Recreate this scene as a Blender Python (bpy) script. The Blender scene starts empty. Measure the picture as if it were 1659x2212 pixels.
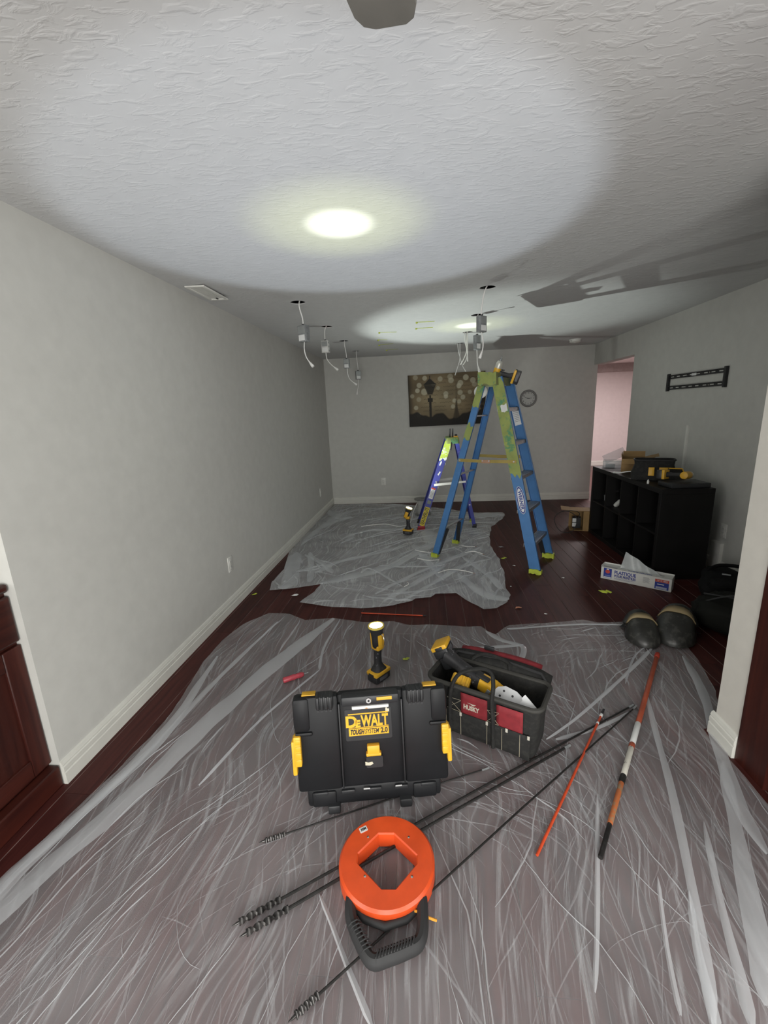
import bpy, bmesh, math, random
import numpy as np
from mathutils import Vector, Matrix, noise
from mathutils.geometry import delaunay_2d_cdt
random.seed(7)
rng = np.random.default_rng(11)
scene = bpy.context.scene
col = scene.collection
R = math.radians
PI = math.pi

# ------------------------------------------------------------------ camera
H = 2.27                       # ceiling height
def make_camera():
    f, pitch, yaw, roll, h = 922.755, R(-13.2687), R(-5.8738), R(2.4868), 1.460
    fwd = Vector((math.sin(yaw)*math.cos(pitch), math.cos(yaw)*math.cos(pitch), math.sin(pitch)))
    right = Vector((math.cos(yaw), -math.sin(yaw), 0))
    down = fwd.cross(right)
    r = right*math.cos(roll) + down*math.sin(roll)
    d = -right*math.sin(roll) + down*math.cos(roll)
    cam = bpy.data.cameras.new('camera')
    cam.sensor_fit = 'VERTICAL'; cam.sensor_height = 36.0; cam.sensor_width = 27.0
    cam.lens = f/2212*36.0
    cam.clip_start = 0.02
    o = bpy.data.objects.new('camera', cam)
    m = Matrix((r, -d, -fwd)).transposed().to_4x4()
    m.translation = (0, 0, h)
    o.matrix_world = m
    col.objects.link(o)
    scene.camera = o
make_camera()

# ------------------------------------------------------------------ view and world
vs = scene.view_settings
vs.view_transform = 'Standard'; vs.look = 'None'; vs.gamma = 1.0
vs.use_curve_mapping = False
vs.exposure = -0.08
w = bpy.data.worlds.new('World'); scene.world = w; w.use_nodes = True
w.node_tree.nodes['Background'].inputs[0].default_value = (0.80, 0.88, 1.0, 1)
w.node_tree.nodes['Background'].inputs[1].default_value = 0.6

# ------------------------------------------------------------------ large lights
def area(name, loc, target, sx, sy, power, color):
    l = bpy.data.lights.new(name, 'AREA'); l.shape = 'RECTANGLE'; l.size = sx; l.size_y = sy
    l.energy = power; l.color = color
    o = bpy.data.objects.new(name, l); col.objects.link(o)
    o.location = loc
    o.rotation_euler = (Vector(target)-Vector(loc)).to_track_quat('-Z', 'Y').to_euler()
    return o
# daylight entering by the patio door in the wall behind the photographer
area('patio_daylight', (0.15, -2.33, 0.98), (0.15, 0, 0.98), 1.9, 1.7, 122, (1.0, 0.985, 0.94))
# daylight entering by the kitchen window in the right hand wall behind the photographer
area('window_daylight', (2.06, -0.85, 1.12), (0, -0.85, 0.58), 2.0, 1.5, 60, (1.0, 0.985, 0.94))
# and by the window in the left hand wall behind the photographer
area('left_window_daylight', (-2.16, -0.95, 1.12), (0, -0.95, 0.58), 1.7, 1.5, 56, (1.0, 0.985, 0.94))
# ceiling lamp of the hall beyond the doorway
area('hall_lamp', (3.5, 8.3, 2.2), (3.5, 8.3, 0), 0.8, 0.8, 84, (1.0, 0.90, 0.885))

# ------------------------------------------------------------------ materials
MATS = {}
def M(name, color, rough=0.5, metal=0.0, var=0.07, scale=14.0, bump=0.0, bscale=120.0, spec=0.5,
      coat=0.0, stretch=(1, 1, 1), emit=None, alpha=1.0):
    if name in MATS: return MATS[name]
    m = bpy.data.materials.new(name); m.use_nodes = True
    nt = m.node_tree; p = nt.nodes['Principled BSDF']
    p.inputs['Roughness'].default_value = rough
    p.inputs['Metallic'].default_value = metal
    p.inputs['Specular IOR Level'].default_value = spec
    p.inputs['Coat Weight'].default_value = coat
    p.inputs['Alpha'].default_value = alpha
    tc = nt.nodes.new('ShaderNodeTexCoord'); mp = nt.nodes.new('ShaderNodeMapping')
    mp.inputs['Scale'].default_value = stretch
    nt.links.new(tc.outputs['Object'], mp.inputs[0])
    n = nt.nodes.new('ShaderNodeTexNoise'); n.inputs['Scale'].default_value = scale; n.inputs['Detail'].default_value = 5
    nt.links.new(mp.outputs[0], n.inputs['Vector'])
    cr = nt.nodes.new('ShaderNodeValToRGB')
    lo = [max(0, c*(1-var*2)) for c in color]; hi = [min(1, c*(1+var*2)) for c in color]
    cr.color_ramp.elements[0].position = 0.25; cr.color_ramp.elements[1].position = 0.75
    cr.color_ramp.elements[0].color = (*lo, 1); cr.color_ramp.elements[1].color = (*hi, 1)
    nt.links.new(n.outputs['Fac'], cr.inputs[0]); nt.links.new(cr.outputs[0], p.inputs['Base Color'])
    if bump:
        b = nt.nodes.new('ShaderNodeTexNoise'); b.inputs['Scale'].default_value = bscale; b.inputs['Detail'].default_value = 4
        nt.links.new(mp.outputs[0], b.inputs['Vector'])
        bp = nt.nodes.new('ShaderNodeBump'); bp.inputs['Strength'].default_value = bump; bp.inputs['Distance'].default_value = 0.002
        nt.links.new(b.outputs['Fac'], bp.inputs['Height']); nt.links.new(bp.outputs[0], p.inputs['Normal'])
    if emit:
        p.inputs['Emission Color'].default_value = (*emit[0], 1); p.inputs['Emission Strength'].default_value = emit[1]
    MATS[name] = m
    return m

def worn(name, base, wear, amount, rough=0.45, scale=30.0, metal=0.0):
    """base colour with patches of dirt, paint or dust of another colour"""
    m = M(name, base, rough, metal)
    nt = m.node_tree; p = nt.nodes['Principled BSDF']
    tc = [n for n in nt.nodes if n.type == 'TEX_COORD'][0]; cr = [n for n in nt.nodes if n.type == 'VALTORGB'][0]
    n = nt.nodes.new('ShaderNodeTexNoise'); n.inputs['Scale'].default_value = scale; n.inputs['Detail'].default_value = 8
    n.inputs['Roughness'].default_value = 0.7
    nt.links.new(tc.outputs['Object'], n.inputs['Vector'])
    r = nt.nodes.new('ShaderNodeValToRGB'); r.color_ramp.elements[0].position = 1-amount; r.color_ramp.elements[1].position = 1-amount+0.06
    nt.links.new(n.outputs['Fac'], r.inputs[0])
    mx = nt.nodes.new('ShaderNodeMix'); mx.data_type = 'RGBA'
    nt.links.new(r.outputs[0], mx.inputs[0]); nt.links.new(cr.outputs[0], mx.inputs[6]); mx.inputs[7].default_value = (*wear, 1)
    nt.links.new(mx.outputs[2], p.inputs['Base Color'])
    return m

def wood(name, c1, c2, rough, axis, scale=3.0, spec=0.5, coat=0.0):
    m = bpy.data.materials.new(name); m.use_nodes = True
    nt = m.node_tree; p = nt.nodes['Principled BSDF']
    tc = nt.nodes.new('ShaderNodeTexCoord'); mp = nt.nodes.new('ShaderNodeMapping'); oi = nt.nodes.new('ShaderNodeObjectInfo')
    s = [9.0, 9.0, 9.0]; s[axis] = 0.55
    mp.inputs['Scale'].default_value = s
    add = nt.nodes.new('ShaderNodeVectorMath'); add.operation = 'ADD'
    ms = nt.nodes.new('ShaderNodeMath'); ms.operation = 'MULTIPLY'; ms.inputs[1].default_value = 37.0
    nt.links.new(oi.outputs['Random'], ms.inputs[0])
    nt.links.new(tc.outputs['Object'], mp.inputs[0]); nt.links.new(mp.outputs[0], add.inputs[0]); nt.links.new(ms.outputs[0], add.inputs[1])
    n = nt.nodes.new('ShaderNodeTexNoise'); n.inputs['Scale'].default_value = scale; n.inputs['Detail'].default_value = 7
    n.inputs['Distortion'].default_value = 0.6
    nt.links.new(add.outputs[0], n.inputs['Vector'])
    cr = nt.nodes.new('ShaderNodeValToRGB'); cr.color_ramp.elements[0].position = 0.3; cr.color_ramp.elements[1].position = 0.72
    cr.color_ramp.elements[0].color = (*c1, 1); cr.color_ramp.elements[1].color = (*c2, 1)
    nt.links.new(n.outputs['Fac'], cr.inputs[0])
    hs = nt.nodes.new('ShaderNodeHueSaturation')
    mr = nt.nodes.new('ShaderNodeMapRange'); mr.inputs[3].default_value = 0.82; mr.inputs[4].default_value = 1.18
    nt.links.new(oi.outputs['Random'], mr.inputs[0]); nt.links.new(mr.outputs[0], hs.inputs['Value'])
    nt.links.new(cr.outputs[0], hs.inputs['Color']); nt.links.new(hs.outputs[0], p.inputs['Base Color'])
    p.inputs['Roughness'].default_value = rough; p.inputs['Specular IOR Level'].default_value = spec; p.inputs['Coat Weight'].default_value = coat
    bp = nt.nodes.new('ShaderNodeBump'); bp.inputs['Strength'].default_value = 0.12; bp.inputs['Distance'].default_value = 0.002
    nt.links.new(n.outputs['Fac'], bp.inputs['Height']); nt.links.new(bp.outputs[0], p.inputs['Normal'])
    return m

def ceiling_material():
    m = M('ceiling_paint', (0.585, 0.59, 0.59), 0.75, var=0.015, spec=0.25)
    nt = m.node_tree; p = nt.nodes['Principled BSDF']
    tc = nt.nodes.new('ShaderNodeTexCoord')
    mp = nt.nodes.new('ShaderNodeMapping'); mp.inputs['Rotation'].default_value = (0, 0, R(-32)); mp.inputs['Scale'].default_value = (19, 44, 1)
    nt.links.new(tc.outputs['Object'], mp.inputs[0])
    n = nt.nodes.new('ShaderNodeTexNoise'); n.inputs['Scale'].default_value = 1.0; n.inputs['Detail'].default_value = 3.5
    n.inputs['Distortion'].default_value = 0.7
    nt.links.new(mp.outputs[0], n.inputs['Vector'])
    r = nt.nodes.new('ShaderNodeValToRGB'); r.color_ramp.elements[0].position = 0.50; r.color_ramp.elements[1].position = 0.66
    nt.links.new(n.outputs['Fac'], r.inputs[0])
    b = nt.nodes.new('ShaderNodeBump'); b.inputs['Strength'].default_value = 0.22; b.inputs['Distance'].default_value = 0.004
    nt.links.new(r.outputs[0], b.inputs['Height']); nt.links.new(b.outputs[0], p.inputs['Normal'])
    return m

def film_material(name, alpha, streak):
    """thin translucent plastic: clear film that also scatters white, with fine wrinkles"""
    m = bpy.data.materials.new(name); m.use_nodes = True
    nt = m.node_tree; p = nt.nodes['Principled BSDF']
    p.inputs['Base Color'].default_value = (0.87, 0.90, 0.93, 1)
    p.inputs['Roughness'].default_value = 0.22; p.inputs['Specular IOR Level'].default_value = 0.55
    tc = nt.nodes.new('ShaderNodeTexCoord')
    at = nt.nodes.new('ShaderNodeAttribute'); at.attribute_name = 'flow'; at.attribute_type = 'GEOMETRY'
    mp = nt.nodes.new('ShaderNodeMapping'); mp.inputs['Scale'].default_value = (3.0, 55.0, 1.0)
    nt.links.new(at.outputs['Vector'], mp.inputs[0])
    n = nt.nodes.new('ShaderNodeTexNoise'); n.inputs['Scale'].default_value = 1.0; n.inputs['Detail'].default_value = 6; n.inputs['Distortion'].default_value = 0.9
    nt.links.new(mp.outputs[0], n.inputs['Vector'])
    n2 = nt.nodes.new('ShaderNodeTexNoise'); n2.inputs['Scale'].default_value = 2.3; n2.inputs['Detail'].default_value = 4
    nt.links.new(tc.outputs['Object'], n2.inputs['Vector'])
    r = nt.nodes.new('ShaderNodeValToRGB'); r.color_ramp.elements[0].position = 0.52; r.color_ramp.elements[1].position = 0.78
    nt.links.new(n.outputs['Fac'], r.inputs[0])
    a = nt.nodes.new('ShaderNodeMath'); a.operation = 'MULTIPLY_ADD'; a.inputs[1].default_value = streak; a.inputs[2].default_value = alpha-0.08
    nt.links.new(r.outputs[0], a.inputs[0])
    b = nt.nodes.new('ShaderNodeMath'); b.operation = 'MULTIPLY_ADD'; b.inputs[1].default_value = 0.16
    nt.links.new(n2.outputs['Fac'], b.inputs[0]); nt.links.new(a.outputs[0], b.inputs[2]); b.use_clamp = True
    nt.links.new(b.outputs[0], p.inputs['Alpha'])
    bp = nt.nodes.new('ShaderNodeBump'); bp.inputs['Strength'].default_value = 0.5; bp.inputs['Distance'].default_value = 0.006
    nt.links.new(n.outputs['Fac'], bp.inputs['Height']); nt.links.new(bp.outputs[0], p.inputs['Normal'])
    return m

# ------------------------------------------------------------------ mesh helpers
def frame(o, X, Y):
    X = Vector(X).normalized(); Z = X.cross(Vector(Y)).normalized(); Y = Z.cross(X)
    m = Matrix((X, Y, Z)).transposed().to_4x4(); m.translation = Vector(o)
    return m
def rot(axis, deg): return Matrix.Rotation(R(deg), 4, axis)
def T(x, y, z): return Matrix.Translation((x, y, z))

class MB:
    def __init__(s, M=None): s.v = []; s.f = []; s.M = M
    def add(s, vs, fs, M=None):
        k = len(s.v)
        for q in vs:
            q = Vector(q)
            if M is not None: q = M @ q
            if s.M is not None: q = s.M @ q
            s.v.append(q)
        s.f += [tuple(i+k for i in g) for g in fs]
        return s
    def box(s, c, d, M=None):
        x, y, z = c; a, b, e = d[0]/2, d[1]/2, d[2]/2
        vs = [(x+i*a, y+j*b, z+k*e) for k in (-1, 1) for j in (-1, 1) for i in (-1, 1)]
        return s.add(vs, [(0, 2, 3, 1), (4, 5, 7, 6), (0, 1, 5, 4), (2, 6, 7, 3), (0, 4, 6, 2), (1, 3, 7, 5)], M)
    def bb(s, x0, x1, y0, y1, z0, z1, M=None):
        return s.box(((x0+x1)/2, (y0+y1)/2, (z0+z1)/2), (x1-x0, y1-y0, z1-z0), M)
    def cbox(s, c, d, b, M=None):
        """box with chamfered edges"""
        bm = bmesh.new(); bmesh.ops.create_cube(bm, size=1)
        for v in bm.verts: v.co = Vector((v.co.x*d[0], v.co.y*d[1], v.co.z*d[2])) + Vector(c)
        bmesh.ops.bevel(bm, geom=bm.edges[:], offset=min(b, min(d)*0.45), segments=2, profile=0.5, affect='EDGES')
        bm.verts.index_update()
        s.add([v.co[:] for v in bm.verts], [[v.index for v in f.verts] for f in bm.faces], M); bm.free()
        return s
    def prism(s, poly, z0, z1, M=None):
        n = len(poly)
        vs = [(x, y, z0) for x, y in poly] + [(x, y, z1) for x, y in poly]
        fs = [tuple(range(n-1, -1, -1)), tuple(range(n, 2*n))] + [(i, (i+1) % n, n+(i+1) % n, n+i) for i in range(n)]
        return s.add(vs, fs, M)
    def ext(s, p0, p1, poly, xdir, M=None):
        """extrude polygon along p0->p1, polygon x axis near xdir"""
        p0 = Vector(p0); p1 = Vector(p1); d = (p1-p0); L = d.length; d.normalize()
        x = Vector(xdir); x = (x-d*x.dot(d)).normalized(); y = d.cross(x)
        m = Matrix((x, y, d)).transposed().to_4x4(); m.translation = p0
        return s.prism(poly, 0, L, m if M is None else M @ m)
    def lathe(s, prof, n=24, M=None, cap=True):
        vs = []; fs = []
        for r, z in prof:
            for i in range(n):
                a = 2*PI*i/n; vs.append((r*math.cos(a), r*math.sin(a), z))
        for k in range(len(prof)-1):
            for i in range(n):
                j = (i+1) % n
                fs.append((k*n+i, k*n+j, (k+1)*n+j, (k+1)*n+i))
        if cap:
            fs.append(tuple(range(n-1, -1, -1))); fs.append(tuple(range((len(prof)-1)*n, len(prof)*n)))
        return s.add(vs, fs, M)
    def cyl(s, p0, p1, r0, r1=None, n=16):
        p0 = Vector(p0); p1 = Vector(p1); d = p1-p0
        q = d.to_track_quat('Z', 'Y').to_matrix().to_4x4(); q.translation = p0
        return s.lathe([(r0, 0), (r0 if r1 is None else r1, d.length)], n, q)
    def tube(s, pts, r, n=8, closed=False, flat=1.0):
        P = [Vector(p) for p in pts]; k = len(P); rs = r if isinstance(r, (list, tuple)) else [r]*k
        vs = []; fs = []; up = None
        for i in range(k):
            a = P[i-1] if (i > 0 or closed) else P[0]; b = P[(i+1) % k] if (i < k-1 or closed) else P[-1]
            d = (b-a)
            d = d.normalized() if d.length > 1e-9 else Vector((0, 0, 1))
            if up is None:
                up = Vector((0, 0, 1)) if abs(d.z) < 0.9 else Vector((1, 0, 0))
            x = d.cross(up)
            if x.length < 1e-6: x = d.orthogonal()
            x.normalize(); u = x.cross(d).normalized(); up = u
            for j in range(n):
                t = 2*PI*j/n; vs.append(P[i]+x*(rs[i]*math.cos(t))+u*(rs[i]*flat*math.sin(t)))
        for i in range(k if closed else k-1):
            for j in range(n):
                a0 = i*n; b0 = ((i+1) % k)*n; jj = (j+1) % n
                fs.append((a0+j, a0+jj, b0+jj, b0+j))
        if not closed:
            fs.append(tuple(range(n-1, -1, -1))); fs.append(tuple(range((k-1)*n, k*n)))
        return s.add(vs, fs)
    def loft(s, rings, cap0=True, cap1=True, M=None):
        n = len(rings[0]); vs = [p for r in rings for p in r]; fs = []
        for k in range(len(rings)-1):
            for i in range(n):
                j = (i+1) % n; fs.append((k*n+i, k*n+j, (k+1)*n+j, (k+1)*n+i))
        if cap0: fs.append(tuple(range(n-1, -1, -1)))
        if cap1: fs.append(tuple(range((len(rings)-1)*n, len(rings)*n)))
        return s.add(vs, fs, M)
    def mesh(s, name, mat=None, smooth=None):
        me = bpy.data.meshes.new(name); me.from_pydata([tuple(v) for v in s.v], [], s.f); me.validate()
        bm = bmesh.new(); bm.from_mesh(me); bmesh.ops.recalc_face_normals(bm, faces=bm.faces); bm.to_mesh(me); bm.free()
        if mat: me.materials.append(mat)
        if smooth:
            me.polygons.foreach_set('use_smooth', [True]*len(me.polygons)); me.set_sharp_from_angle(angle=R(smooth))
        return me
    def build(s, name, mat, parent=None, smooth=40, bevel=0.0, label=None, kind=None):
        o = bpy.data.objects.new(name, s.mesh(name, mat, smooth)); col.objects.link(o)
        if parent is not None: o.parent = parent
        if bevel:
            b = o.modifiers.new('bevel', 'BEVEL'); b.width = bevel; b.segments = 2; b.limit_method = 'ANGLE'; b.angle_limit = R(35)
        if label: o['label'] = label
        if kind: o['kind'] = kind
        return o

def thing(name, label, cat, loc=(0, 0, 0), rz=0.0, group=None, M=None):
    o = bpy.data.objects.new(name, None); o.empty_display_size = 0.05; col.objects.link(o)
    if M is not None: o.matrix_world = M
    else: o.location = loc; o.rotation_euler = (0, 0, rz)
    return tag(o, label, cat, group)
def tag(o, label, cat, group=None):
    o['label'] = label; o['category'] = cat
    if group: o['group'] = group
    return o
def struct(o): o['kind'] = 'structure'; return o
def text(name, s, size, M, mat, parent, ext=0.0004, bold=0.0, shear=0.0, width=None):
    """lettering as a mesh, centred at M's origin in M's XY plane"""
    c = bpy.data.curves.new(name, 'FONT'); c.body = s; c.size = size; c.extrude = ext; c.offset = bold; c.shear = shear
    c.align_x = 'CENTER'; c.align_y = 'CENTER'; c.resolution_u = 3
    o = bpy.data.objects.new(name, c); col.objects.link(o)
    dg = bpy.context.evaluated_depsgraph_get()
    me = bpy.data.meshes.new_from_object(o.evaluated_get(dg)); me.name = name
    bpy.data.objects.remove(o); bpy.data.curves.remove(c)
    xs = [v.co.x for v in me.vertices]
    sc = 1.0 if (width is None or not xs) else width/max(1e-6, max(xs)-min(xs))
    me.transform(M @ Matrix.Diagonal((sc, 1, 1, 1)))
    me.materials.clear(); me.materials.append(mat)
    p = bpy.data.objects.new(name, me); col.objects.link(p); p.parent = parent
    return p
def catmull(P, k=6):
    P = [Vector(p) for p in P]; out = []
    for i in range(len(P)-1):
        a = P[max(i-1, 0)]; b = P[i]; c = P[i+1]; d = P[min(i+2, len(P)-1)]
        for j in range(k):
            t = j/k
            out.append(0.5*((2*b)+(c-a)*t+(2*a-5*b+4*c-d)*t*t+(3*b-a-3*c+d)*t*t*t))
    out.append(P[-1]); return out
def rrect(w, h, r, n=4):
    o = []
    for cx, cy, a0 in ((w/2-r, h/2-r, 0), (-w/2+r, h/2-r, 90), (-w/2+r, -h/2+r, 180), (w/2-r, -h/2+r, 270)):
        for i in range(n+1):
            a = R(a0+90*i/n); o.append((cx+r*math.cos(a), cy+r*math.sin(a)))
    return o
def ell(a, b, n=32): return [(a*math.cos(2*PI*i/n), b*math.sin(2*PI*i/n)) for i in range(n)]

# common materials
m_black = M('black_plastic', (0.018, 0.019, 0.021), 0.45)
m_rubber = M('black_rubber', (0.022, 0.022, 0.023), 0.7)
m_yellow = M('tool_yellow', (0.72, 0.40, 0.025), 0.42)
m_white = M('white_plastic', (0.72, 0.72, 0.68), 0.4, var=0.03)
m_chrome = M('chrome', (0.7, 0.7, 0.7), 0.22, 1.0)
m_steel = M('galvanised_steel', (0.27, 0.285, 0.29), 0.5, 0.35, var=0.12, scale=40)
m_alu = M('aluminium', (0.45, 0.46, 0.47), 0.42, 0.75, var=0.1, scale=40)
m_dkmetal = M('dark_steel', (0.035, 0.034, 0.033), 0.4, 0.6, var=0.2, scale=60)
m_trim = M('trim_paint', (0.66, 0.66, 0.61), 0.42, var=0.02)
m_wall = M('wall_paint', (0.555, 0.555, 0.525), 0.8, var=0.02, bump=0.08, bscale=260, spec=0.3)
m_tape = M('lime_tape', (0.44, 0.52, 0.05), 0.6, var=0.12, scale=25)
m_card = M('cardboard', (0.30, 0.185, 0.075), 0.8, var=0.08)
m_cable = M('white_cable', (0.74, 0.74, 0.72), 0.45, var=0.03)
m_paper = M('white_label', (0.70, 0.71, 0.70), 0.6, var=0.04)
m_ink = M('black_ink', (0.02, 0.02, 0.022), 0.6)
# ------------------------------------------------------------------ the setting
XL, XR, YB, YC = -1.53, 2.466, 6.796, 1.345      # left wall, right wall, back wall, end of the left wall
DY, DH = 5.563, 1.985                            # doorway in the right wall: from DY to the back wall, head height
m_ceil = ceiling_material()
m_hall = M('hall_paint', (0.64, 0.575, 0.565), 0.8, var=0.02)
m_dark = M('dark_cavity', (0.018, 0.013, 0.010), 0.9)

struct(MB().bb(XL-.12, XL, YC, YB+.12, 0, H).build('wall_left', m_wall))
struct(MB().bb(XL, XR+.05, YB, YB+.12, 0, H).build('wall_back', m_wall))
wr = MB().bb(XR, XR+.13, 1.75, DY, 0, H)
wr.bb(XR, XR+.13, DY, YB, DH, H)
struct(wr.build('wall_right', m_wall))
struct(MB().bb(1.25, 2.6, 1.61, 1.75, 0, H).build('wall_partition', M('partition_paint', (0.62, 0.60, 0.55), 0.8, var=0.02, bump=0.05, bscale=260)))
wq = MB().bb(-2.32, -2.2, -2.4, -1.85, 0, H).bb(-2.32, -2.2, -.05, YC+.1, 0, H).bb(-2.32, -2.2, -1.85, -.05, 0, .32).bb(-2.32, -2.2, -1.85, -.05, 1.92, H)
struct(wq.build('wall_left_rear', m_wall))
wg = MB().bb(-2.28, -2.22, -1.85, -1.79, .32, 1.92).bb(-2.28, -2.22, -.11, -.05, .32, 1.92).bb(-2.28, -2.22, -.98, -.92, .32, 1.92).bb(-2.28, -2.22, -1.79, -.11, .32, .38).bb(-2.28, -2.22, -1.79, -.11, 1.86, 1.92)
struct(wg.build('window_2', m_trim))
struct(MB().bb(-2.2, XL-.12, YC, YC+.12, 0, H).build('wall_alcove', m_wall))
wk = MB().bb(2.1, 2.22, -2.4, -1.9, 0, H).bb(2.1, 2.22, .2, 1.61, 0, H).bb(2.1, 2.22, -1.9, .2, 0, .32).bb(2.1, 2.22, -1.9, .2, 1.92, H)
struct(wk.build('wall_right_rear', m_wall))
wf = MB().bb(2.12, 2.18, -1.9, -1.84, .32, 1.92).bb(2.12, 2.18, .14, .2, .32, 1.92).bb(2.12, 2.18, -.88, -.82, .32, 1.92).bb(2.12, 2.18, -1.84, .14, .32, .38).bb(2.12, 2.18, -1.84, .14, 1.86, 1.92)
struct(wf.build('window_1', m_trim))
rw = MB().bb(-2.32, -0.85, -2.52, -2.4, 0, H).bb(1.15, 2.22, -2.52, -2.4, 0, H).bb(-0.85, 1.15, -2.52, -2.4, 2.05, H)
struct(rw.build('wall_rear', m_wall))
pd = MB()
for x0, x1 in ((-.85, -.79), (.12, .18), (1.09, 1.15)): pd.bb(x0, x1, -2.5, -2.43, 0, 2.05)
pd.bb(-.85, 1.15, -2.5, -2.43, 1.98, 2.05).bb(-.85, 1.15, -2.5, -2.43, 0, .08)
struct(pd.build('door_1', m_trim, bevel=.004))

# hall beyond the doorway
hw = MB().bb(2.0, 5.2, 10.5, 10.6, 0, H).bb(5.0, 5.1, 5.0, 10.6, 0, H).bb(2.6, 5.1, 5.0, 5.1, 0, H).bb(XR-.05, XR+.05, YB+.12, 10.6, 0, H)
struct(hw.build('wall_hall', m_hall))
struct(MB().bb(2.0, 5.1, 10.3, 10.5, 2.10, H).build('trim_1', M('hall_beam_paint', (0.30, 0.25, 0.24), 0.8)))
struct(MB().bb(XR, 5.2, 4.9, 10.7, H, H+.05).build('ceiling_hall', m_hall))
struct(MB().bb(XR-.1, 5.2, 4.9, 10.7, -.05, -.001).build('floor_hall', wood('hall_floor_wood', (0.05, 0.012, 0.010), (0.09, 0.025, 0.02), .35, 1)))

# ceiling with the round holes cut for the new lights
HOLES = [(-.92, 3.37), (-.92, 4.33), (-.92, 5.22), (-.92, 6.12), (.455, 3.33), (.49, 4.24), (.49, 5.13), (.48, 5.95)]
co = MB().bb(-2.35, XR+.14, -2.55, YB+.13, H, H+.007).build('ceiling', m_ceil, smooth=None)
cut = MB()
for x, y in HOLES: cut.lathe([(.056, H-.02), (.056, H+.05)], 28, T(x, y, 0))
cu = cut.build('hole_cutter', m_dark)
bo = co.modifiers.new('b', 'BOOLEAN'); bo.operation = 'DIFFERENCE'; bo.object = cu; bo.solver = 'EXACT'
dg = bpy.context.evaluated_depsgraph_get()
me = bpy.data.meshes.new_from_object(co.evaluated_get(dg)); co.modifiers.clear(); co.data = me
if not me.materials: me.materials.append(m_ceil)
bpy.data.objects.remove(cu)
struct(co)
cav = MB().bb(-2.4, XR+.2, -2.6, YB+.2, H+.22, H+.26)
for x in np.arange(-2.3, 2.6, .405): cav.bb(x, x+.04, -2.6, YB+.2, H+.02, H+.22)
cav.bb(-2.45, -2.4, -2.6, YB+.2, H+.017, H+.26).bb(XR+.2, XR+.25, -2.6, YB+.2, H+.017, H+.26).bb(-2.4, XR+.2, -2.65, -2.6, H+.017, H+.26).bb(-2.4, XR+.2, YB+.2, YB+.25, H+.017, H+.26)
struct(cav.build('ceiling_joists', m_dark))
# torn vapour barrier showing in the second hole of the left row
vb = MB().lathe([(.05, .012), (.046, .004), (.02, .0), (.001, -.004)], 18, T(-.92, 4.33, H+.012) @ rot('X', 8))
vb.build('vapour_barrier', M('orange_film', (0.42, 0.13, 0.08), 0.4), co, label='orange vapour barrier film behind the cut hole')

# floor: subfloor and one mesh object for each plank
m_plank = wood('cherry_laminate', (0.040, 0.0105, 0.0095), (0.080, 0.021, 0.0175), .46, 1, 4.0, spec=.18)
fo = struct(MB().bb(-2.4, XR+.2, -2.6, YB+.2, -.06, -.013).build('floor', m_plank))
struct(MB().bb(-2.25, 2.15, -2.42, -.5, -.013, 0).build('floor_rear', m_plank))
PW = .125; pmesh = {}
m_worn_edge = M('worn_plank_edge', (0.13, 0.075, 0.066), .6, var=.4, scale=6)
def plank_mesh(L, Wd=PW):
    k = (round(L, 3), round(Wd, 3))
    if k not in pmesh:
        b = MB(); c = .0020; g = .0006
        prof = [(-Wd/2+g, -.013), (Wd/2-g, -.013), (Wd/2-g, -c), (Wd/2-g-c, 0), (-Wd/2+g+c, 0), (-Wd/2+g, -c)]
        b.prism([(x, z) for x, z in prof], -L/2+g, L/2-g, Matrix(((1, 0, 0, 0), (0, 0, 1, 0), (0, 1, 0, 0), (0, 0, 0, 1))))
        pmesh[k] = b.mesh('plank', m_plank); pmesh[k].materials.append(m_worn_edge)
        for q in (4, 6): pmesh[k].polygons[q].material_index = 1
    return pmesh[k]
xs = .505 - 17*PW
i = 0
while xs < XR-.01:
    wd = min(PW, XR-xs)
    if xs+wd < 1.25: y0 = -.5
    else: y0 = 1.0
    y = y0; L = [1.3, .5, .9, .7, 1.1][i % 5]
    while y < YB-.001:
        L = min(L, YB-y)
        if YB-y-L < .15: L = YB-y
        o = bpy.data.objects.new('plank', plank_mesh(L, wd)); col.objects.link(o); o.parent = fo
        o.location = (xs+wd/2, y+L/2, 0)
        y += L; L = 1.3
    xs += PW; i += 1

# baseboards
BP = [(0, 0), (.016, 0), (.016, .052), (.0125, .056), (.0125, .059), (.0145, .062), (.0145, .080), (.0105, .084), (.0105, .087), (.0125, .090), (.008, .104), (0, .108)]
def baseboard(name, p0, p1, inward):
    b = MB(); p0 = Vector(p0); p1 = Vector(p1)
    d = (p1-p0).normalized(); n = Vector(inward)
    vs = []; k = len(BP)
    for p in (p0, p1):
        for a, z in BP: vs.append(p+n*a+Vector((0, 0, z)))
    fs = [tuple(range(k)), tuple(range(2*k-1, k-1, -1))]+[(i, (i+1) % k, k+(i+1) % k, k+i) for i in range(k)]
    b.add(vs, fs)
    return struct(b.build(name, m_trim, smooth=None))
baseboard('baseboard_left', (XL, YC-.002, 0), (XL, YB, 0), (1, 0, 0))
baseboard('baseboard_back', (XL+.016, YB, 0), (XR+.05, YB, 0), (0, -1, 0))
baseboard('baseboard_right', (XR, 1.75, 0), (XR, DY, 0), (-1, 0, 0))
baseboard('baseboard_partition', (1.25, 1.61, 0), (1.25, 1.766, 0), (-1, 0, 0))
baseboard('baseboard_partition_far', (1.25, 1.75, 0), (XR-.016, 1.75, 0), (0, 1, 0))
baseboard('baseboard_hall', (2.52, 10.5, 0), (5.0, 10.5, 0), (0, -1, 0))
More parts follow.
